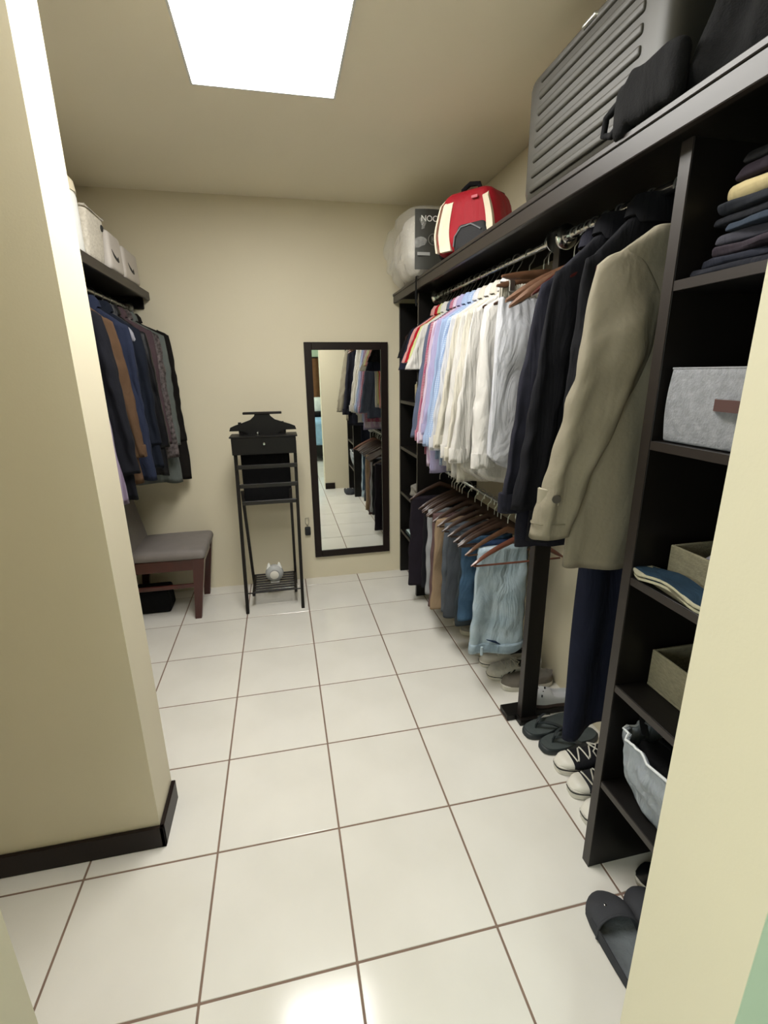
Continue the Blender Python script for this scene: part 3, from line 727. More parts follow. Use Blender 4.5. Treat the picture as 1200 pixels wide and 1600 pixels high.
# perforated clog
M_clog = mat('pale_grey_foam', '#b9babd', .55)
t = put_shoe('clog', 'pale grey perforated foam clog just behind the dark post', 2.12, .800, -.10, cat='shoe', z=.0305, m_up=M_clog, m_sole=mat('brown_foam', '#4a3b36', .7), sole=.022, toe_h=.085, heel_h=.062, opening=.5, L=.215, W=.085, m_in=M_clog)
for a, b in ((.03, -.022), (.045, .0), (.03, .02), (.062, -.018), (.062, .02), (.05, -.036), (.078, 0)):
    part('hole', MB().tube([(a, b, .078-.012*abs(b)/.03-(.05-a)*.35*(a < .05)), (a, b, .0875-.012*abs(b)/.03-(.05-a)*.35*(a < .05))], .0035, 8), M_rubberk, t)
put_shoe('slip_on_shoe', 'taupe grey slip-on shoe with its heel towards the right wall, behind the post', 2.075, .975, -.05, m_up=cloth('taupe_suede', '#6d675f'), m_sole=M_rubberw, toe_h=.06, heel_h=.075, L=.265, W=.10, m_in=cloth('taupe_insole', '#6b675f'))
M_silver = mat('silver_mesh', '#bdbab3', .5, var=.1, vscale=60, bump=.3, bscale=150)
put_shoe('running_shoe', 'silver white running shoe with black side stripes under the faded jeans', 2.045, 1.075, -.12, m_up=M_silver, m_sole=M_rubberw, toe_h=.062, heel_h=.095, laces=5, m_lace=M_lace, toebox=.25, stripes=3, L=.28, W=.105, m_in=M_rubberk, line=M_rubberk, m_toe=None)
put_shoe('running_shoe', 'off-white running shoe with dark sole edge behind the striped one', 2.05, 1.185, -.10, m_up=mat('off_white_mesh', '#b6b2a8', .6, bump=.3, bscale=150), m_sole=M_rubberw, toe_h=.062, heel_h=.09, laces=4, m_lace=M_lace, L=.28, W=.105, m_in=M_rubberk, line=M_rubberk)
put_shoe('sneaker', 'white-soled sneaker just visible below the hem of the faded jeans', 2.05, 1.295, -.05, m_up=cloth('light_grey_canvas', '#9a9a98'), m_sole=M_rubberw, line=M_rubberk, L=.27, W=.10, m_in=M_blackfab)
put_shoe('sneaker', 'grey sneaker with white toe behind the jeans, second from the black slip-on', 2.065, 1.505, -.05, m_up=cloth('grey_mesh', '#8c8a86'), m_sole=M_rubberw, L=.27, W=.10, m_in=M_blackfab)
put_shoe('sneaker', 'pale sneaker next to the black slip-on under the grey trousers', 2.06, 1.615, -.05, m_up=cloth('pale_mesh', '#a29f98'), m_sole=M_rubberw, L=.27, W=.10, m_in=M_blackfab)
put_shoe('slip_on_shoe', 'black slip-on shoe with white sole under the slate grey trousers', 2.05, 1.73, -.03, m_up=M_canv, m_sole=M_rubberw, sole=.024, toe_h=.05, heel_h=.07, L=.27, W=.10, m_in=M_blackfab)
put_shoe('leather_shoe', 'tan brown shoe under the khaki chinos near the far shelving unit', 2.05, 1.845, -.03, m_up=mat('tan_leather', '#5e4a3c', .5), m_sole=mat('brown_sole', '#6b5a4c', .6), L=.27, W=.10, m_in=M_blackfab)
put_shoe('black_shoe', 'black shoe on the floor inside the bottom of the near shelving unit', 2.07, .03, -.6, m_up=mat('black_leather', '#0d0e10', .35), m_sole=M_rubberw, sole=.02, L=.27, W=.10, m_in=M_blackfab)

# felt slippers at the foot of the near unit (toe points to +y)
M_felt = cloth('dark_grey_felt', '#3b3c40', .12, bump=.4, bscale=120, wr=0); M_feltin = cloth('grey_insole', '#64696d', .15, bump=.3, bscale=60)
def slipper(label, x, y, rz, mirror=1):
    t = thing('slipper', label, 'slipper', (x, y, 0), rz, 'dark grey felt slippers')
    L, W = .265, .124
    def hwid(u): return float(np.interp(u, [0, .03, .08, .18, .3, .5, .7, .9, .97, 1], [.10, .40, .70, .96, 1.0, .92, .80, .66, .42, .1]))*W/2
    N = 40
    us = [.5-.5*math.cos(PI*k/N) for k in range(N+1)]
    ring = [(hwid(u), -u*L) for u in us]+[(-hwid(u), -u*L) for u in us[::-1]]
    part('sole', MB().loft([[(a*g, b, z) for a, b in ring] for z, g in ((0, .96), (.003, 1), (.014, 1), (.016, .98))]), M_rubberk, t, True)
    part('insole', MB().loft([[(a*.9, b*.96-.004, z) for a, b in ring] for z in (.015, .020)]), M_feltin, t, True)
    P = []; us2 = [0, .01, .03, .06, .1, .15, .2, .25, .30, .34, .38]
    for u in us2:
        h = .016+.050*min(1, (u/.25))**.6+.006*u; w_ = hwid(max(.005, u)); r = []
        for k in range(25):
            v = -1+2*k/24; a = v*PI/2
            r.append((w_*1.02*math.sin(a), -u*L-.0-.10*(abs(v)**1.6)*max(0, u-.25)*1.0+0.0, .010+(h-.010)*math.cos(a)**.65 if abs(v) < 1 else .008))
        P.append(r)
    part('upper', MB().loft(P, False, False, closed=False), M_felt, t, 'all')
    last = P[-1]
    part('rim', MB().tube(last, .0035, 8), M_felt, t, True)
    for s in (-1, 1):   # low side walls running back round the heel
        us3 = [.30+.07*k for k in range(11)]
        P = [[(s*hwid(min(.995, u))*g, -min(.995, u)*L, z) for g, z in ((1.01, .006), (1.03, .020), (1.0, .040-.014*abs(u-.5)), (.93, .038-.014*abs(u-.5)), (.93, .016))] for u in us3]
        part('side_wall', MB().loft(P, True, True), M_felt, t, True)
    part('stud', MB().rbox((-.02*mirror, -.07, .066), (.0035, .0035, .002), .002, 2), M_chrome, t, True)
    return t
slipper('dark grey felt slipper with a small silver stud, left one of the pair', 1.925, .012, -.12, 1)
slipper('dark grey felt slipper half hidden by the doorway wall', 2.035, .0, -.05, -1)

# ---------------------------------------------------------------- things on the top shelf
M_suit = mat('grey_hard_shell', '#33312b', .5, var=.04, vscale=5)
sc = thing('suitcase', 'grey ribbed hard-shell suitcase lying on its side on the top shelf', 'suitcase', (2.06, .485, 2.015))
part('shell', MB().rbox((2.06, .497, 2.202), (.12, .308, .18), .04, 8), M_suit, sc, True, w=True)
part('seam', MB().rbox((2.06, .497, 2.202), (.006, .311, .183), .041, 8), mat('dark_zip', '#2b2a28', .6), sc, True, w=True)
for k in range(8):
    z = 2.065+k*.040
    y1 = .745-.004*k; y0 = .27
    def bar(p): return p
    part('rib', MB().rbox((1.941, (y0+y1)/2, z), (.0075, (y1-y0)/2, .0115), .009, 4), M_suit, sc, True, w=True)
part('carry_handle', MB().tube([(1.95, .52, 2.395), (1.95, .51, 2.402), (1.95, .44, 2.402), (1.95, .43, 2.395)][:0] or [(1.944, .50, 2.345), (1.932, .495, 2.348), (1.932, .445, 2.348), (1.944, .44, 2.345)], .006, 8), M_steel, sc, True, w=True)
for yy in (.25, .72): part('foot', MB().box(2.0, 2.03, yy-.012, yy+.012, 2.0125, 2.024, .002), M_rubberk, sc, w=True)
# dark jacket heap right of it
M_fleece = cloth('black_fleece', '#0b0b0c', .3, bump=.9, bscale=90)
dk = thing('black_fleece_jacket', 'heaped black fleece jacket on the top shelf beside the suitcase', 'jacket', (2.05, -.07, 2.015))
def heapd(p):
    q = Vector(p); n = .05*nz(q.y*7, q.z*3, 1)+.025*nz(q.y*22, q.z*4, 4)+.012*math.sin(q.y*60+3*nz(q.z*5, q.y*3, 2))
    if q.z > 2.06: q.x += n
    else: q.x += n*.4
    q.y += .03*nz(q.z*8, q.x*5, 9)
    return q
part('body', MB().rbox((2.06, -.14, 2.245), (.125, .285, .23), .05, 22, heapd), M_fleece, dk, 'all', w=True)
def sl(p):
    q = Vector(p); q.x += .006*nz(q.y*18, q.z*12, 3); q.z += .02*nz(q.y*14, 2, q.x*9)+( -.02 if q.y > .24 else 0)*1; return q
part('sleeve', MB().rbox((1.908, .185, 2.072), (.020, .095, .054), .02, 10, sl), M_fleece, dk, 'all', w=True)
pts = [(1.908, .262, 2.085), (1.912, .292, 2.092), (1.908, .325, 2.078), (1.908, .330, 2.045), (1.912, .305, 2.035), (1.908, .262, 2.050)]
part('strap_loop', MB().tube(pts, .008, 8), M_blackfab, dk, True, w=True)

# red backpack
M_red = cloth('red_nylon', '#8c1420', .08, rough=.6); M_cream = cloth('cream_panel', '#cfc3ad', .05); M_mesh = mat('black_mesh', '#1d1d1f', .8, bump=.6, bscale=300)
bp = thing('backpack', 'red backpack with cream side bands and black mesh pocket on the top shelf', 'backpack', (2.045, 1.44, 2.013), math.radians(38))
def bpk(p):  # taper towards the top, bulge front
    q = Vector(p); t = (q.z)/.30; q.y *= 1-.45*max(0, t-.30)
    if q.x < 0: q.x -= .02*math.cos(q.y*6)*(1-t*.4)
    return q
part('main_bag', MB().rbox((-.005, 0, .132), (.105, .165, .130), .06, 10, bpk), M_red, bp, 'all')
def on_front(y, z):  # x of the bag front at (y, z)
    t = z/.30; yy = y
    return -.11-.02*math.cos(yy*6)*(1-t*.4)-.003
for y0, y1, mt, nm in ((.055, .115, M_cream, 'cream_band'), (-.135, -.105, M_cream, 'cream_band'), (.13, .139, M_cream, 'piping')):
    P = []
    for k in range(13):
        z = .02+.225*k/12; t = z/.3; g = (1-.45*max(0, t-.30)); 
        bend = .03*math.sin(PI*k/12)*(-1 if y0 < 0 else 1)
        e = .035*max(0, (k-10)/2)
        P.append([(on_front(y, z)+e-(0 if j else 0), (y+bend*.5)*g, z) for j, y in enumerate((y0, y1))]+[(on_front(y1, z)+.02+e, (y1+bend*.5)*g, z), (on_front(y0, z)+.02+e, (y0+bend*.5)*g, z)])
    part(nm, MB().loft(P), mt, bp, True)
part('mesh_pocket', MB().rbox((-.112, -.045, .060), (.026, .090, .060), .026, 8, lambda p: Vector((p.x, -.045+(p.y+.045)*(1-.9*max(0, p.z-.05)*4), p.z))), M_mesh, bp, 'all')
part('pocket_trim', MB().tube([(-.140, .035, .03), (-.140, .03, .07), (-.139, .00, .102), (-.139, -.05, .108), (-.140, -.10, .08)], .004, 6), mat('grey_trim', '#55585a', .6), bp, True)
part('grab_handle', MB().tube([(-.01, .07, .25), (-.02, .065, .285), (-.02, .03, .302), (-.02, -.015, .295), (-.01, -.03, .25)], .011, 8), M_blackfab, bp, True)
part('shoulder_strap', MB().tube([(.06, -.04, .25), (.05, -.07, .268), (.04, -.10, .25), (.03, -.12, .21)], .014, 8, r2=.5), M_blackfab, bp, True)
part('side_panel', MB().rbox((.02, .145, .10), (.08, .035, .095), .03, 6), M_blackfab, bp, 'all')
part('logo_patch', MB().box(-.136, -.128, -.075, -.045, .205, .216, .001), mat('pink_patch', '#b0505a', .6), bp)
part('hanging_strap', unrot(MB().loft([[(x, y-.010, z), (x, y+.010, z), (x+.004, y+.010, z), (x+.004, y-.010, z)] for x, y, z in ((1.96, 1.93, 2.016), (1.895, 1.93, 2.020), (1.893, 1.93, 2.0), (1.893, 1.93, 1.90), (1.896, 1.93, 1.865))]), bp), M_blackfab, bp)
# bedding in a clear bag
M_duvet = cloth('white_duvet', '#d5d0c6', .03, bump=.4)
m_, t_, b_ = nt_mat('clear_plastic'); b_.inputs['Base Color'].default_value = (.95, .95, .93, 1); b_.inputs['Roughness'].default_value = .12
b_.inputs['Alpha'].default_value = .22; b_.inputs['Specular IOR Level'].default_value = .9
n_ = t_.nodes.new('ShaderNodeTexNoise'); n_.inputs['Scale'].default_value = 22; q_ = t_.nodes.new('ShaderNodeBump'); q_.inputs['Strength'].default_value = .9; q_.inputs['Distance'].default_value = .02
t_.links.new(n_.outputs[0], q_.inputs['Height']); t_.links.new(q_.outputs[0], b_.inputs['Normal']); M_clear = m_
pb = thing('bedding_bag', 'clear plastic bag of white bedding with a dark printed card on the top shelf', 'bag', (2.05, 2.15, 2.015))
def puff(p):
    q = Vector(p); q.x += .025*nz(q.y*6, q.z*6, 1)+.012*nz(q.y*16, q.z*16, 3); q.y += .02*nz(q.x*7, q.z*7, 5)
    if q.z < 2.1 and q.x < 1.95: q.x += .02
    return q
part('duvet', MB().rbox((2.03, 2.16, 2.19), (.17, .225, .165), .10, 14, puff), M_duvet, pb, 'all', w=True)
part('plastic_cover', MB().rbox((2.025, 2.155, 2.195), (.20, .27, .178), .08, 16, lambda p: puff(p)+Vector((.02*nz(p.y*14, p.z*14, 3), .012*nz(p.x*20, p.z*20, 8), .01*nz(p.x*15, p.y*15, 2)))), M_clear, pb, 'all', w=True)
cards = [[(x, 1.893-.022*math.sin(PI*(x-1.84)/.26)+(.003 if q in (2, 3) else 0), z) for q, z in enumerate((2.045, 2.335, 2.335, 2.045))] for x in np.linspace(1.875, 2.03, 9)]
part('inner_card', MB().loft(cards), mat('dark_card', '#34342f', .45), pb, True, w=True)
part('card_strip', MB().box(1.885, 1.955, 1.868, 1.871, 2.112, 2.128), mat('grey_card_strip', '#9a9a98', .5), pb, w=True)
def text_part(s, size, loc, rot, m, parent, name='lettering', ext=.0006):
    cu = bpy.data.curves.new('t', 'FONT'); cu.body = s; cu.size = size; cu.extrude = ext
    o = bpy.data.objects.new('t', cu); C.objects.link(o); bpy.context.view_layer.update()
    me = bpy.data.meshes.new_from_object(o.evaluated_get(bpy.context.evaluated_depsgraph_get())); bpy.data.objects.remove(o)
    me.materials.clear(); me.materials.append(m)
    q = bpy.data.objects.new(name, me); C.objects.link(q); q.parent = parent
    q.location = Vector(loc)-parent.location; q.rotation_euler = rot
    return q
M_ink = mat('white_print', '#e8e8e4', .5)
text_part('NOC', .040, (1.902, 1.866, 2.275), (PI/2, 0, 0), M_ink, pb)
rr = []
for k in range(25):
    a = 2*PI*k/24; rr.append([(1.972+r*math.cos(a), y, 2.19+r*math.sin(a)) for y, r in ((1.865, .028), (1.865, .0255), (1.868, .0255), (1.868, .028))])
part('emblem_ring', MB().loft(rr, False, False), mat('grey_print', '#77776f', .5), pb, w=True)
text_part('K', .038, (1.960, 1.864, 2.177), (PI/2, 0, 0), bpy.data.materials['grey_print'], pb)

# ---------------------------------------------------------------- near shelving unit contents
fold_cols = [('folded_clothes', 'black folded garment at the bottom of the stack on the upper shelf', '#1a1b22'), ('folded_clothes', 'dark navy folded garment near the bottom of the stack on the upper shelf', '#22242e'), ('folded_clothes', 'dusty mauve folded shirt in the stack on the upper shelf', '#342d34'),
             ('folded_clothes', 'grey-lilac folded shirt in the stack on the upper shelf', '#3b3a42'), ('folded_clothes', 'blue-grey folded shirt under the black ones in the stack', '#2c3440'), ('folded_clothes', 'black folded garment right under the cream one', '#14151a'), ('folded_clothes', 'charcoal folded garment touching the cream one', '#202228'),
             ('folded_clothes', 'cream folded towel with a rounded end in the stack on the upper shelf', '#b5a57c'), ('folded_clothes', 'dark purple-grey folded garment on top of the cream one', '#261f26'), ('folded_clothes', 'dark grey folded garment topmost of the stack on the upper shelf', '#1f1e20')]
z = 1.691
for k, (nm, lb, col) in enumerate(fold_cols):
    h = (.016, .016, .018, .020, .014, .018, .018, .034, .026, .024)[k]; sd = k*3.3
    y1 = (.085, .082, .06, .045, .02, .055, .045, .052, .03, .015)[k]; x0 = 1.985+(.012 if k % 2 else 0)+(.01 if k > 6 else 0)
    def fd(p, sd=sd, z=z, h=h):
        q = Vector(p); q.x += .022*nz(q.y*10, sd, q.z*30); q.y += .022*nz(q.x*12, sd+3, q.z*20); q.z += min(0.003, .004*nz(q.x*16, q.y*16, sd)) if q.z > z+h*.3 else 0; return q
    o = part(nm, MB().rbox(((x0+2.26)/2, (y1-.30)/2, z+h/2+.0005), ((2.26-x0)/2, (y1+.30)/2, h/2), h*.42, 12, fd), cloth('folded_%d' % k, col), None, 'all')
    tag(o, lb, 'clothes', 'folded clothes on the upper shelf'); z += h+.0015
M_linen = mat('grey_linen', '#707175', .9, vscale=60, col2='#86878b', bump=.6, bscale=200)
bn = thing('fabric_bin', 'light grey fabric storage bin with a brown leather handle', 'bin', (2.12, -.12, 1.346))
def bow(p):
    q = Vector(p); 
    if q.x < 2.0: q.x -= .005*math.sin((q.z-1.346)/.165*PI)
    if q.y > .03: q.y += .003*math.sin((q.z-1.346)/.165*PI)
    return q
wallb = MB()
wallb.rbox((2.12, -.13, 1.346+.082), (.150, .205, .081), .005, 12, bow)
part('bin_body', wallb, M_linen, bn, 'all', w=True)
part('rim', MB().tube([(1.971, .074, 1.508), (1.971, -.334, 1.508), (2.269, -.334, 1.508), (2.269, .074, 1.508), (1.971, .074, 1.508)], .0025, 6), M_linen, bn, True, w=True)
part('handle', MB().loft([[(x, y, z0) for z0 in (1.425, 1.448)]+[(x-.004, y, z0) for z0 in (1.448, 1.425)] for x, y in ((1.966, -.055), (1.955, -.065), (1.948, -.12), (1.955, -.175), (1.966, -.185))]), mat('brown_leather', '#4a3330', .5), bn, w=True)
M_tweed = mat('beige_grey_weave', '#68634f', .9, vscale=70, col2='#7c7660', bump=.5, bscale=160, stretch=(1, 1, 3))
def openbox(label, x0, x1, y0, y1, z0, z1, parts=True):
    b = thing('storage_box', label, 'box', ((x0+x1)/2, (y0+y1)/2, z0)); w_ = .008
    mb = MB().box(x0, x1, y0, y1, z0, z0+w_, .001)
    part('bottom', mb, M_tweed, b, w=True)
    for a in ((x0, x0+w_, y0, y1), (x1-w_, x1, y0, y1), (x0+w_, x1-w_, y0, y0+w_), (x0+w_, x1-w_, y1-w_, y1)):
        part('side', MB().box(*a, z0+w_, z1, .002), M_tweed, b, w=True)
    return b
openbox('small beige-grey open box on the shelf below the fabric bin', 2.03, 2.30, -.24, .062, .9965, 1.088)
sk = part('socks', MB().rbox((2.14, -.02, 1.045), (.07, .045, .035), .03, 8, lambda p: Vector((p.x+.02*nz(p.y*20, p.z*20, 1), p.y, p.z+.012*nz(p.x*25, p.y*25, 2)))), cloth('light_cloth', '#8a8a92'), None, 'all')
tag(sk, 'crumpled light grey cloth inside the small open box under the fabric bin', 'cloth')
sk = part('belt_roll', MB().rbox((2.14, -.13, 1.050), (.08, .055, .040), .03, 8, lambda p: Vector((p.x+.02*nz(p.y*20, p.z*20, 7), p.y, p.z+.014*nz(p.x*25, p.y*25, 8)))), M_blackfab, None, 'all')
tag(sk, 'crumpled black cloth inside the small open box under the fabric bin', 'cloth')
openbox('empty beige-grey open box on the shelf below the blue shoe insoles', 2.04, 2.30, -.24, .075, .6735, .782)
# insoles
def insole(label, z, dx):
    t = thing('insole', label, 'insole', (1.985+dx, -.03, z), 0, 'pair of shoe insoles')
    ol = outline(.27, .085)
    def pos(x, y, zz): return (y, .14-x, zz+.022*(abs(x/.27-.12)/.88 if x/.27 > .12 else (.12-x/.27)*2.0)**1.6*0+.016*math.sin(PI*min(1, max(0, (x/.27-.15)/.6)))+(.014*(1-x/.04)**2 if x < .04 else 0))
    part('foam', MB().loft([[pos(.135+(a-.135)*g, b*g, zz) for a, b in ol] for zz, g in ((0, .97), (.002, 1), (.007, 1))]), mat('cream_foam', '#a9a48c', .7), t, True)
    part('top_cover', MB().loft([[pos(.135+(a-.135)*g, b*g, zz) for a, b in ol] for zz, g in ((.0072, .97), (.0092, .95))]), cloth('navy_teal_cover', '#1c3040', .2), t, True)
insole('blue-topped cream shoe insole lying on top of the other insole', 1.0085, 0)
insole('cream shoe insole lying under the blue-topped one', .9965, .004)
# white cloth bag with straps
M_bagw = mat('white_nylon', '#8e949b', .6, var=.08, vscale=12, bump=.4, bscale=60); wrinkle(M_bagw, .8, 9, .03)
wb = thing('white_bag', 'open white fabric bag full of dark straps and belts on the lowest shelf', 'bag', (2.12, -.12, .342))
P = []
for k in range(17):
    u = k/16; z = .344+.195*u
    g = .80+.2*math.sin(min(1, u*1.4)*PI/2); r = []
    for j in range(96):
        a = 2*PI*j/96; ca, sa = math.cos(a), math.sin(a)
        r.append((2.12+.158*g*math.copysign(abs(ca)**.4, ca)+.016*u*nz(ca*3, sa*9+u, 1)+.010*nz(ca*2, sa*6, u*5), -.125+.208*g*math.copysign(abs(sa)**.4, sa)+.012*nz(ca*7, sa*3, 5+u*3), z+.022*u*nz(ca*2.2, sa*2.2, 8)+.02*u*(ca > 0)))
    P.append(r)
inner = [[(2.125+(x-2.125)*.96, -.13+(y+.13)*.96, z) for x, y, z in r] for r in P[::-1][:14]]
part('bag_body', MB().loft(P+inner, True, True), M_bagw, wb, 'all', w=True)
part('rim', MB().tube([P[-1][j % 96] for j in range(97)], .0035, 6), mat('white_binding', '#d2d4d6', .6), wb, True, w=True)
for k in range(7):
    y0 = .02-.045*k; zc = .555+.012*math.sin(k*2.1)
    pts = [(2.01+.012*nz(k, 1, 1)+.03*a, y0+.05*math.sin(a*1.3+k), zc+.035*math.sin(a*1.1+k*.8)-.005*a) for a in np.linspace(0, 6.5, 16)]
    o = part('belt', MB().tube(pts, .010, 8, r2=.28), [M_blackfab, cloth('grey_strap', '#4b4d4e'), cloth('green_grey_strap', '#39423f'), cloth('rust_strap', '#7a4440')][(0, 1, 0, 2, 0, 1, 3)[k]], None, True)
    tag(o, ['black curled strap nearest the far panel', 'grey curled strap', 'black curled strap in the middle', 'green-grey curled strap', 'black curled strap towards the doorway', 'grey looped strap towards the doorway', 'rust coloured strap'][k]+' sticking out of the white bag', 'strap', 'straps in the white bag')
o = part('hanger_pile', MB().rbox((2.13, -.13, .50), (.13, .17, .025), .025, 12, lambda p: Vector((p.x, p.y, p.z+.02*nz(p.x*30, p.y*30, 1)))), M_blackfab, None, 'all')
tag(o, 'dark crumpled garment filling the white bag', 'clothes')

# ---------------------------------------------------------------- far shelving unit contents
def blob(name, label, cat, c, h, col, sd=1, amp=.02, r=.02):
    o = part(name, MB().rbox(c, h, r, 8, lambda p: Vector((p.x+amp*nz(p.y*18, p.z*18, sd), p.y+amp*nz(p.x*18, p.z*18, sd+4), p.z+amp*.6*nz(p.x*22, p.y*22, sd+7)))), cloth(name+str(sd), col), None, 'all')
    return tag(o, label, cat)
blob('scarf', 'crumpled brown scarf on the top shelf of the far unit', 'scarf', (2.02, 2.33, 1.712), (.055, .11, .045), '#3b2520', 3)
blob('scarf', 'dark patterned scarf with grey knots in front on the top shelf of the far unit', 'scarf', (1.99, 2.26, 1.682), (.03, .08, .016), '#4d4a50', 5)
tag(part('tag_card', MB().box(1.992, 1.995, 2.20, 2.235, 1.765, 1.80), M_white), 'small white tag standing on the brown scarf in the far unit', 'tag')
bt = thing('lotion_bottle', 'cream cylindrical bottle standing on the second shelf of the far unit', 'bottle', (2.0, 2.235, 1.3185))
part('bottle_body', MB().tube([(0, 0, 0), (0, 0, .003), (0, 0, .105), (0, 0, .112), (0, 0, .115)], [.019, .021, .021, .018, .012], 20), mat('cream_plastic', '#cbbf9f', .4), bt, True)
part('cap', MB().tube([(0, 0, .115), (0, 0, .128)], .012, 16), M_white, bt, True)
blob('cap_hat', 'small pale folded cloth on the fourth shelf of the far unit', 'cloth', (2.02, 2.25, .700), (.05, .07, .040), '#8c8880', 7)
blob('cloth_strip', 'brownish cloth edge lying at the front of the fourth shelf of the far unit', 'cloth', (1.97, 2.16, .662), (.018, .06, .008), '#5b4a46', 8, .006, .006)
o = part('book', MB().box(1.958, 2.14, 2.24, 2.40, .3535, .372, .002), mat('teal_cover', '#20393e', .35)); tag(o, 'dark teal book on the lowest shelf of the far unit', 'book')
o = part('book', MB().box(1.962, 2.13, 2.235, 2.39, .3735, .381, .002), mat('white_cover', '#b8c8c8', .3)); tag(o, 'thin whitish booklet on top of the teal book in the far unit', 'book')

# ---------------------------------------------------------------- left side shelf and clothes
ls = thing('left_shelf', 'dark brown shelf board on the left wall above the hanging jackets', 'shelf', (.2, 1.6, 1.955))
part('shelf_board', MB().box(XL, .352, .657, YB-.001, 1.962, 1.992, .001), M_wood, ls, w=True)
part('fascia', MB().box(.352, .368, .657, YB-.001, 1.950, 1.996, .002), M_edge, ls, w=True)
part('wall_cleat', MB().box(XL, .33, YB-.018, YB-.001, 1.90, 1.962, .001), M_wood, ls, w=True)
LX, LRZ = .235, 1.905
rod('left_clothes_rail', 'dark metal clothes rail under the left shelf', LX, .657, YB-.019, LRZ, .011, M_steel)
lg = [
 (2.44, 'jacket', 'black blazer nearest the back wall on the left rail', cloth('black_blazer', '#14110f', .2), .97, .66, dict(sh=.215, slope=.07, out=.02, ht=.03, hw=.225, flare=.03, A=.006)),
 (2.345, 'jacket', 'grey-green light jacket beside the black blazer on the left rail', cloth('sage_grey', '#5a5f5c', .06, bump=.5), .97, .66, dict(sh=.205, slope=.08, out=.01, hw=.19, dy=-.02)),
 (2.245, 'jacket', 'dark brown and grey camouflage pattern jacket on the left rail', cloth('camo_cloth', '#2a2624', col2='#6b6262', vscale=55), .80, .58, dict(sh=.195, slope=.08, out=.0)),
 (2.02, 'puffer_jacket', 'black puffer jacket with horizontal quilting on the left rail', cloth('black_puffer', '#101013', .2, rough=.45), .86, .62, dict(sh=.18, slope=.09, out=.035, r0=(.07, .04), r1=(.055, .038))),
 (2.14, 'sweater', 'mauve brown sweater with soft shoulders on the left rail', cloth('mauve_knit', '#44363a', .1), .70, .52, dict(sh=.185, slope=.07, out=.0)),
 (1.90, 'jacket', 'dark navy jacket with a light grey fleece hood on the left rail', cloth('dark_navy', '#121722', .1), .80, .60, dict(sh=.18, slope=.08, out=.02)),
 (1.72, 'shirt', 'dusty blue denim shirt left of the dark navy jacket on the left rail', cloth('dusty_denim', '#21273a', .1, bump=.5), .82, .62, dict(sh=.18, slope=.08, out=.01)),
 (1.53, 'jacket', 'tan brown suede jacket with a folded cuff on the left rail', cloth('tan_suede', '#4f3b2a', .12), .80, .60, dict(sh=.17, slope=.08, out=.045, cuff=.05)),
 (1.36, 'hoodie', 'thick dark navy hoodie on the left rail', cloth('navy_fleece', '#101118', .1), .84, .66, dict(sh=.18, slope=.07, out=.045, ht=.04, r0=(.075, .045), r1=(.058, .04))),
 (1.265, 'shirt', 'lilac and white striped shirt nearest the pier on the left rail', striped('lilac_stripe', '#6d6074', '#857a8c', 60, 'X'), .83, .50, dict(sh=.14, slope=.07, out=.0, flare=.05, cuff=.05)),
]
for i, (y, nm, lb, m, L, sl_, kw) in enumerate(lg):
    cat = {'puffer_jacket': 'jacket'}.get(nm, nm)
    g = garment(nm, lb, cat, LX+.012, y, LRZ, m, L=L, sleeve=sl_, group='clothes on the left rail', rz=random.uniform(-.05, .05), **kw)
    hanger('clothes_hanger', 'hanger on the left rail inside the '+['black blazer', 'grey-green jacket', 'camouflage jacket', 'black puffer jacket', 'mauve brown sweater', 'dark navy jacket with the grey hood', 'dusty blue shirt', 'tan suede jacket', 'dark navy hoodie', 'lilac striped shirt'][i], LX, y, LRZ, 0, M_hang, 'hangers on the left rail', hw=.13, drop=.055, th=.008, top=-.092)
    if nm == 'puffer_jacket': pass
    if 'fleece hood' in lb:
        part('hood', MB().rbox((.075, -.01, -.135), (.095, .030, .030), .028, 10, lambda p: Vector((p.x+.02*nz(p.y*30, p.z*30, 1), p.y+.012*nz(p.x*22, p.z*20, 2), p.z+.014*nz(p.x*25, p.y*25, 3)-.75*max(0, p.x-.04)**1.1))), cloth('light_grey_fleece', '#8f8f98', .1), g, 'all')
# things on the left shelf
M_wick = mat('white_wicker', '#b3ab9c', .8, vscale=90, col2='#cdc6b8', bump=1.0, bscale=130)
bk = thing('white_basket', 'white woven basket with a small round hole on the left shelf', 'basket', (.235, 1.71, 1.997))
def bsk(p): q = Vector(p); k = (q.z-1.997)/.2; q.x = .235+(q.x-.235)*(.88+.12*k); q.y = 1.71+(q.y-1.71)*(.9+.1*k); return q
part('basket_body', MB().rbox((.235, 1.71, 2.097), (.130, .115, .099), .02, 12, bsk), M_wick, bk, 'all', w=True)
part('rim', MB().tube([(.107, 1.597, 2.196), (.363, 1.597, 2.196), (.363, 1.823, 2.196), (.107, 1.823, 2.196), (.107, 1.597, 2.196)], .005, 6), M_wick, bk, True, w=True)
part('hand_hole', MB().tube([(.358, 1.79, 2.155), (.3655, 1.79, 2.155)], .014, 16), M_rubberk, bk, True, w=True)
jr = thing('white_jar', 'tall rounded white jar half hidden by the pier on the left shelf', 'jar', (.275, 1.50, 1.997))
part('jar_body', MB().tube([(0, 0, 0), (0, 0, .006), (0, 0, .20), (0, 0, .215)], [.085, .09, .09, .086], 28), M_white, jr, True)
part('lid', MB().tube([(0, 0, .215), (0, 0, .255), (0, 0, .285), (0, 0, .30)], [.092, .088, .06, .01], 28), mat('cream_lid', '#c9bfa6', .5), jr, True)
M_box = mat('white_card', '#b9b2aa', .6, var=.03, vscale=10)
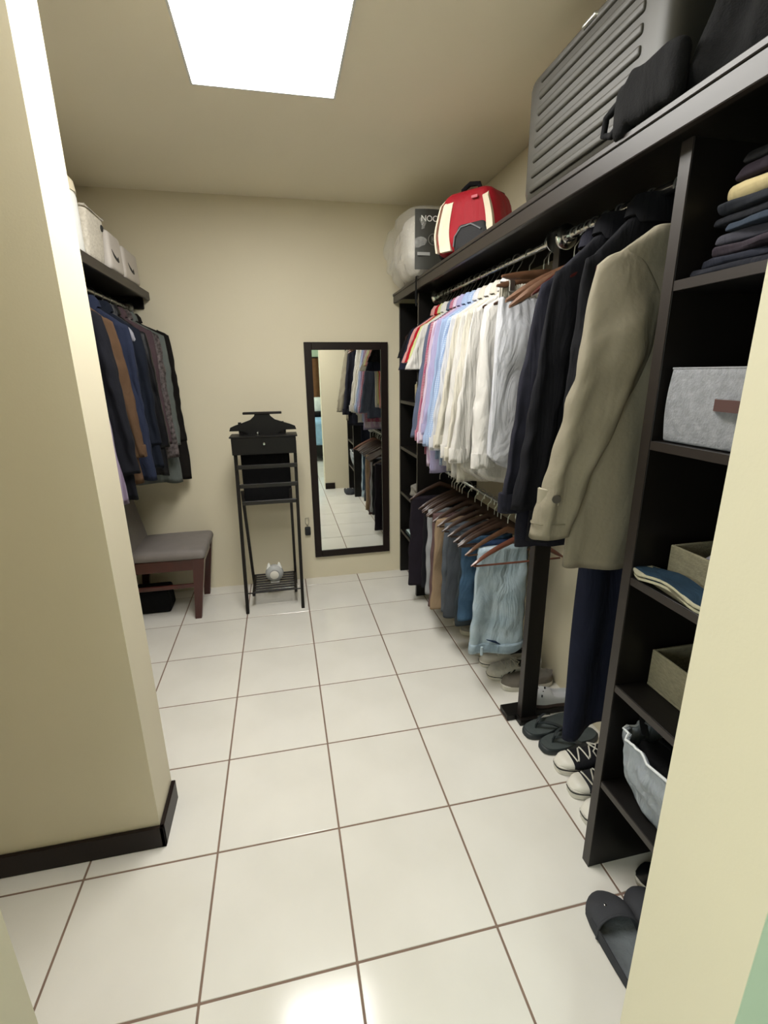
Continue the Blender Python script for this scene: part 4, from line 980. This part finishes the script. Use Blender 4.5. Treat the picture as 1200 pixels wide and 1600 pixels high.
def swoosh_box(label, y0, y1, h, cap):
    b = thing('white_shoe_box', label, 'box', (.25, (y0+y1)/2, 1.997), 0, 'white boxes with a dark tick mark')
    def bx_(p):
        q = Vector(p); k = (q.z-1.997)/h; q.y += -.02*k*(1 if q.y > (y0+y1)/2 else -.3); return q
    part('box_body', MB().rbox((.25, (y0+y1)/2, 1.997+h/2), (.118, (y1-y0)/2, h/2), .02, 10, bx_), M_box, b, True, w=True)
    yc = (y0+y1)/2-.02; zc = 1.997+h*.40
    pl = [(yc+.060, zc+.022), (yc+.030, zc-.006), (yc-.0, zc-.016), (yc-.030, zc-.020), (yc-.043, zc-.016), (yc-.040, zc-.004), (yc-.034, zc+.008), (yc-.032, zc+.002), (yc-.026, zc-.002), (yc-.01, zc-.002), (yc+.02, zc+.006), (yc+.06, zc+.022)]
    pl = pl[:-1]; pl = [(2*yc-a, bb) for a, bb in pl]
    part('tick_mark', MB().prism(pl, 'x', .3675, .3695), M_rubberk, b, w=True)
    if cap: part('black_lid', MB().rbox((.30, y0+.075, 1.997+h+.012), (.03, .028, .022), .012, 4), M_rubberk, b, True, w=True)
swoosh_box('white box with dark tick mark and black top piece, beside the basket', 1.845, 2.06, .175, True)
swoosh_box('white box with dark tick mark nearest the back wall on the left shelf', 2.075, 2.36, .16, False)

# ---------------------------------------------------------------- chair
M_ch = mat('mahogany', '#3c120a', .35, var=.2, vscale=14, coat=.3, stretch=(1, 1, .2)); M_gl = cloth('grey_upholstery', '#7a7471', .05, rough=.5, bump=.3, bscale=120, wr=0)
ch = thing('chair', 'mahogany chair with grey upholstered seat and back against the left wall', 'chair', (.32, 2.26, 0))
part('seat', MB().rbox((.365, 2.235, .445), (.225, .21, .032), .03, 10, lambda p: Vector((p.x, 2.235+(p.y-2.235)*(.93+.09*(p.x-.14)/.45), p.z+.010*math.cos((p.x-.365)*6)*math.cos((p.y-2.235)*6)*(p.z > .445)))), M_gl, ch, 'all', w=True)
part('backrest', MB().rbox((.12, 2.235, .61), (.03, .20, .20), .028, 10, lambda p: Vector((p.x-.20*(p.z-.44)+.03, p.y, p.z))), M_gl, ch, 'all', w=True)
part('front_apron', MB().box(.545, .565, 2.06, 2.41, .365, .42, .002), M_ch, ch, w=True)
for yy in (2.045, 2.405): part('side_apron', MB().box(.17, .55, yy, yy+.022, .345, .415, .002), M_ch, ch, w=True)
for yy in (2.05, 2.41): part('stretcher', MB().box(.15, .54, yy, yy+.016, .225, .25, .002), M_ch, ch, w=True)
def leg(xt, xb, y, yb, wt=.032, wbm=.017, zt=.42):
    return MB().loft([[(x-w_, yy-w_*.8, z), (x+w_, yy-w_*.8, z), (x+w_, yy+w_*.8, z), (x-w_, yy+w_*.8, z)] for x, yy, z, w_ in ((xb, yb, 0, wbm), (xt, y, zt, wt))])
part('leg', leg(.545, .495, 2.06, 2.08, .035, .019), M_ch, ch, w=True); part('leg', leg(.545, .50, 2.41, 2.44, .035, .019), M_ch, ch, w=True)
part('leg', leg(.15, .10, 2.06, 2.08, .028, .018), M_ch, ch, w=True); part('leg', leg(.15, .10, 2.41, 2.42, .028, .018), M_ch, ch, w=True)
o = part('storage_case', MB().rbox((.19, 2.28, .078), (.115, .085, .076), .015, 6, lambda p: Vector((p.x-.10*(p.z-.0)*(p.x > .19)*.5, p.y, p.z))), M_blackfab, None, True)
tag(o, 'black fabric case on the floor under the chair', 'bag')

# ---------------------------------------------------------------- valet stand
vl = thing('valet_stand', 'black wooden valet stand with drawer, rails and a slatted shoe rack', 'valet stand', (.985, 2.25, 0))
def bar3(a, b, w_, d_):
    a, b = Vector(a), Vector(b)
    return MB().loft([[(p.x-w_/2, p.y-d_/2, p.z), (p.x+w_/2, p.y-d_/2, p.z), (p.x+w_/2, p.y+d_/2, p.z), (p.x-w_/2, p.y+d_/2, p.z)] for p in (a, b)])
M_dk = mat('dark_valet_wood', '#100a08', .45, var=.2, vscale=20, spec=.3)
for xx in (.802, 1.160): part('front_leg', bar3((xx, 2.065, 0), (xx+(.016 if xx < 1 else -.012)*0+(.01 if xx < 1 else .018), 2.20, 1.10), .020, .030), M_dk, vl, w=True)
for xx in (.828, 1.128): part('rear_leg', bar3((xx, 2.475, 0), (xx+(.004), 2.165, .80), .018, .028), M_dk, vl, w=True)
for xx in (.85, 1.11): part('back_upright', bar3((xx, 2.29, .70), (xx, 2.24, 1.22), .018, .022), M_dk, vl, w=True)
dr = part('drawer', MB().box(.800, 1.185, 2.11, 2.125, 1.035, 1.140, .003).box(.806, 1.18, 2.125, 2.27, 1.045, 1.125), M_black, vl, w=True)
part('knob', MB().tube([(.993, 2.11, 1.100), (.993, 2.102, 1.100), (.993, 2.096, 1.100), (.993, 2.088, 1.100)], [.005, .006, .011, .006], 14), M_chrome, dr, True).location = (-vl.location.x, -vl.location.y, 0)
part('tray', MB().box(.79, 1.195, 2.105, 2.28, 1.138, 1.146, .002), M_black, vl, w=True)
for z, x0, x1 in ((.955, .815, 1.185), (.835, .822, 1.178), (.725, .83, 1.165)): part('rail', MB().box(x0, x1, 2.128, 2.143, z-.012, z+.014, .003), mat('rail_%d' % int(z*1000), '#161311', .35), vl, w=True)
part('back_panel', MB().box(.838, 1.14, 2.22, 2.232, .70, 1.03, .002), M_blackfab, vl, w=True)
# coat hanger shape on top
hs = [(-.205, .0), (-.198, .022), (-.17, .034), (-.12, .050), (-.075, .066), (-.05, .088), (-.04, .112), (.04, .112), (.05, .088), (.075, .066), (.12, .050), (.17, .034), (.198, .022), (.205, .0), (.135, .0), (.10, -.012), (.075, -.04), (-.075, -.04), (-.10, -.012), (-.135, .0)]
part('hanger_top', MB().prism([(.99+a, 1.168+b) for a, b in hs], 'y', 2.225, 2.243), M_black, vl, w=True)
part('lower_plate', MB().box(.845, 1.13, 2.245, 2.255, 1.12, 1.185, .002), M_black, vl, w=True)
part('trouser_bar', MB().box(.874, 1.110, 2.215, 2.250, 1.268, 1.282, .003), M_dk, vl, w=True)
part('hanger_knob', MB().tube([(.955, 2.222, 1.155), (.955, 2.212, 1.155), (.955, 2.205, 1.155)], [.008, .010, .005], 12), M_chrome, vl, True, w=True)
for xx in (.845, 1.122): part('rack_side', MB().box(xx-.009, xx+.009, 2.12, 2.44, .088, .112, .003), M_dk, vl, w=True)
for k in range(8): part('slat', MB().box(.85, 1.12, 2.135+k*.040, 2.150+k*.040, .106, .116, .002), M_dk, vl, w=True)
part('cross_rod', MB().tube([(.805, 2.095, .125), (1.16, 2.095, .125)], .0045, 8), M_dk, vl, True, w=True)
ct = thing('cat_lamp', 'round white cat-eared gadget sitting on the shoe rack of the valet stand', 'lamp', (.985, 2.27, .1165))
def ctd(p): return p
rr = []
for k in range(15):
    a = PI*k/14; rr.append([(.062*math.sin(a)*math.cos(2*PI*j/28), -.042*math.cos(a), .064+.062*math.sin(a)*math.sin(2*PI*j/28)) for j in range(28)])
part('head', MB().loft(rr[1:-1]), mat('grey_white_plastic', '#a9aaa9', .5), ct, True)
for s in (-1, 1):
    part('ear', MB().loft([[(s*.034+dx*g, dy*g, z) for dx, dy in ((-.018, -.012), (.018, -.012), (.018, .012), (-.018, .012))] for z, g in ((.100, 1), (.128, .5), (.142, .08))]), M_white, ct)
part('face_disc', MB().tube([(0, -.036, .066), (0, -.046, .066), (0, -.048, .066)], [.030, .030, .027], 28), M_toe, ct, True)
part('face_ring', MB().tube([(0, -.035, .066), (0, -.044, .066)], .034, 28), mat('grey_ring', '#8b8c8b', .5), ct, True)
part('base', MB().rbox((0, 0, .004), (.03, .025, .004), .003, 3), M_white, ct, True)

# ---------------------------------------------------------------- mirror and key fob on the back wall
mr = thing('mirror', 'tall rectangular wall mirror in a dark brown frame', 'mirror', (1.572, YB, .174))
x0, x1, z0, z1 = 1.286, 1.858, .174, 1.708; fwid = .050; yf = YB-.024
for a in ((x0, x0+fwid, z0, z1), (x1-fwid, x1, z0, z1)): part('frame_stile', MB().box(a[0], a[1], yf, YB-.001, a[2], a[3], .002), M_skirt, mr, w=True)
for a in ((x0+fwid, x1-fwid, z0, z0+fwid), (x0+fwid, x1-fwid, z1-fwid, z1)): part('frame_rail', MB().box(a[0], a[1], yf, YB-.001, a[2], a[3], .002), M_skirt, mr, w=True)
part('glass', MB().box(x0+fwid-.003, x1-fwid+.003, YB-.016, YB-.012, z0+fwid-.003, z1-fwid+.003), M_mirror, mr, w=True)
kf = thing('key_fob', 'black key fob hanging from a wire loop on the wall beside the mirror', 'key fob', (1.240, YB-.012, .35))
part('fob', MB().rbox((1.240, YB-.012, .385), (.021, .010, .034), .010, 4), M_rubberk, kf, True, w=True)
part('wire_loop', MB().tube([(1.240, YB-.006, .425), (1.226, YB-.006, .45), (1.228, YB-.006, .485), (1.250, YB-.006, .485), (1.252, YB-.006, .45), (1.240, YB-.006, .425)], .0018, 6), M_steel, kf, True, w=True)

# ---------------------------------------------------------------- bedroom (seen in the mirror)
bd = thing('bed', 'bed with light blue blanket seen in the mirror', 'bed', (2.3, -3.3, 0))
part('bed_base', MB().box(1.55, 3.15, -3.98, -2.55, .08, .30, .01), M_wood, bd, w=True)
for xx in (1.6, 3.05):
    for yy in (-3.95, -2.65): part('leg', MB().box(xx, xx+.05, yy, yy+.05, 0, .08), M_wood, bd, w=True)
part('mattress', MB().rbox((2.35, -3.25, .42), (.80, .70, .12), .06, 6), M_white, bd, 'all', w=True)
part('blanket', MB().rbox((2.35, -3.1, .51), (.83, .62, .22), .07, 14, lambda p: Vector((p.x+.02*nz(p.x*5, p.y*5, 1), p.y+.03*nz(p.x*9, p.z*3, 2), p.z+.02*nz(p.x*6, p.y*6, 3)))), cloth('light_blue_blanket', '#8fb2cc'), bd, 'all', w=True)
pl_ = part('pillow', MB().rbox((1.95, -3.5, .90), (.30, .16, .17), .12, 8), cloth('white_pillow', '#cfd2cc'), None, 'all'); tag(pl_, 'white pillow on the bed seen in the mirror', 'pillow')
o = part('dark_bag', MB().rbox((1.80, -3.15, .78), (.12, .10, .05), .04, 8), M_blackfab, None, 'all'); tag(o, 'small black bag on the bed seen in the mirror', 'bag')
cu = thing('curtain', 'brown curtain behind the bed seen in the mirror', 'curtain', (1.9, -4.05, .05))
P = [[(1.2+1.6*k/120, -4.082+.012*math.sin(k*.55), z) for z in (.05, 1.80)] for k in range(121)]
part('drape', MB().loft(P, False, False, closed=False), cloth('brown_drape', '#6b4a30', .1), cu, 'all', w=True)
part('curtain_rod', MB().tube([(1.1, -4.05, 1.81), (2.9, -4.05, 1.81)], .012, 10), M_wood, cu, True, w=True)
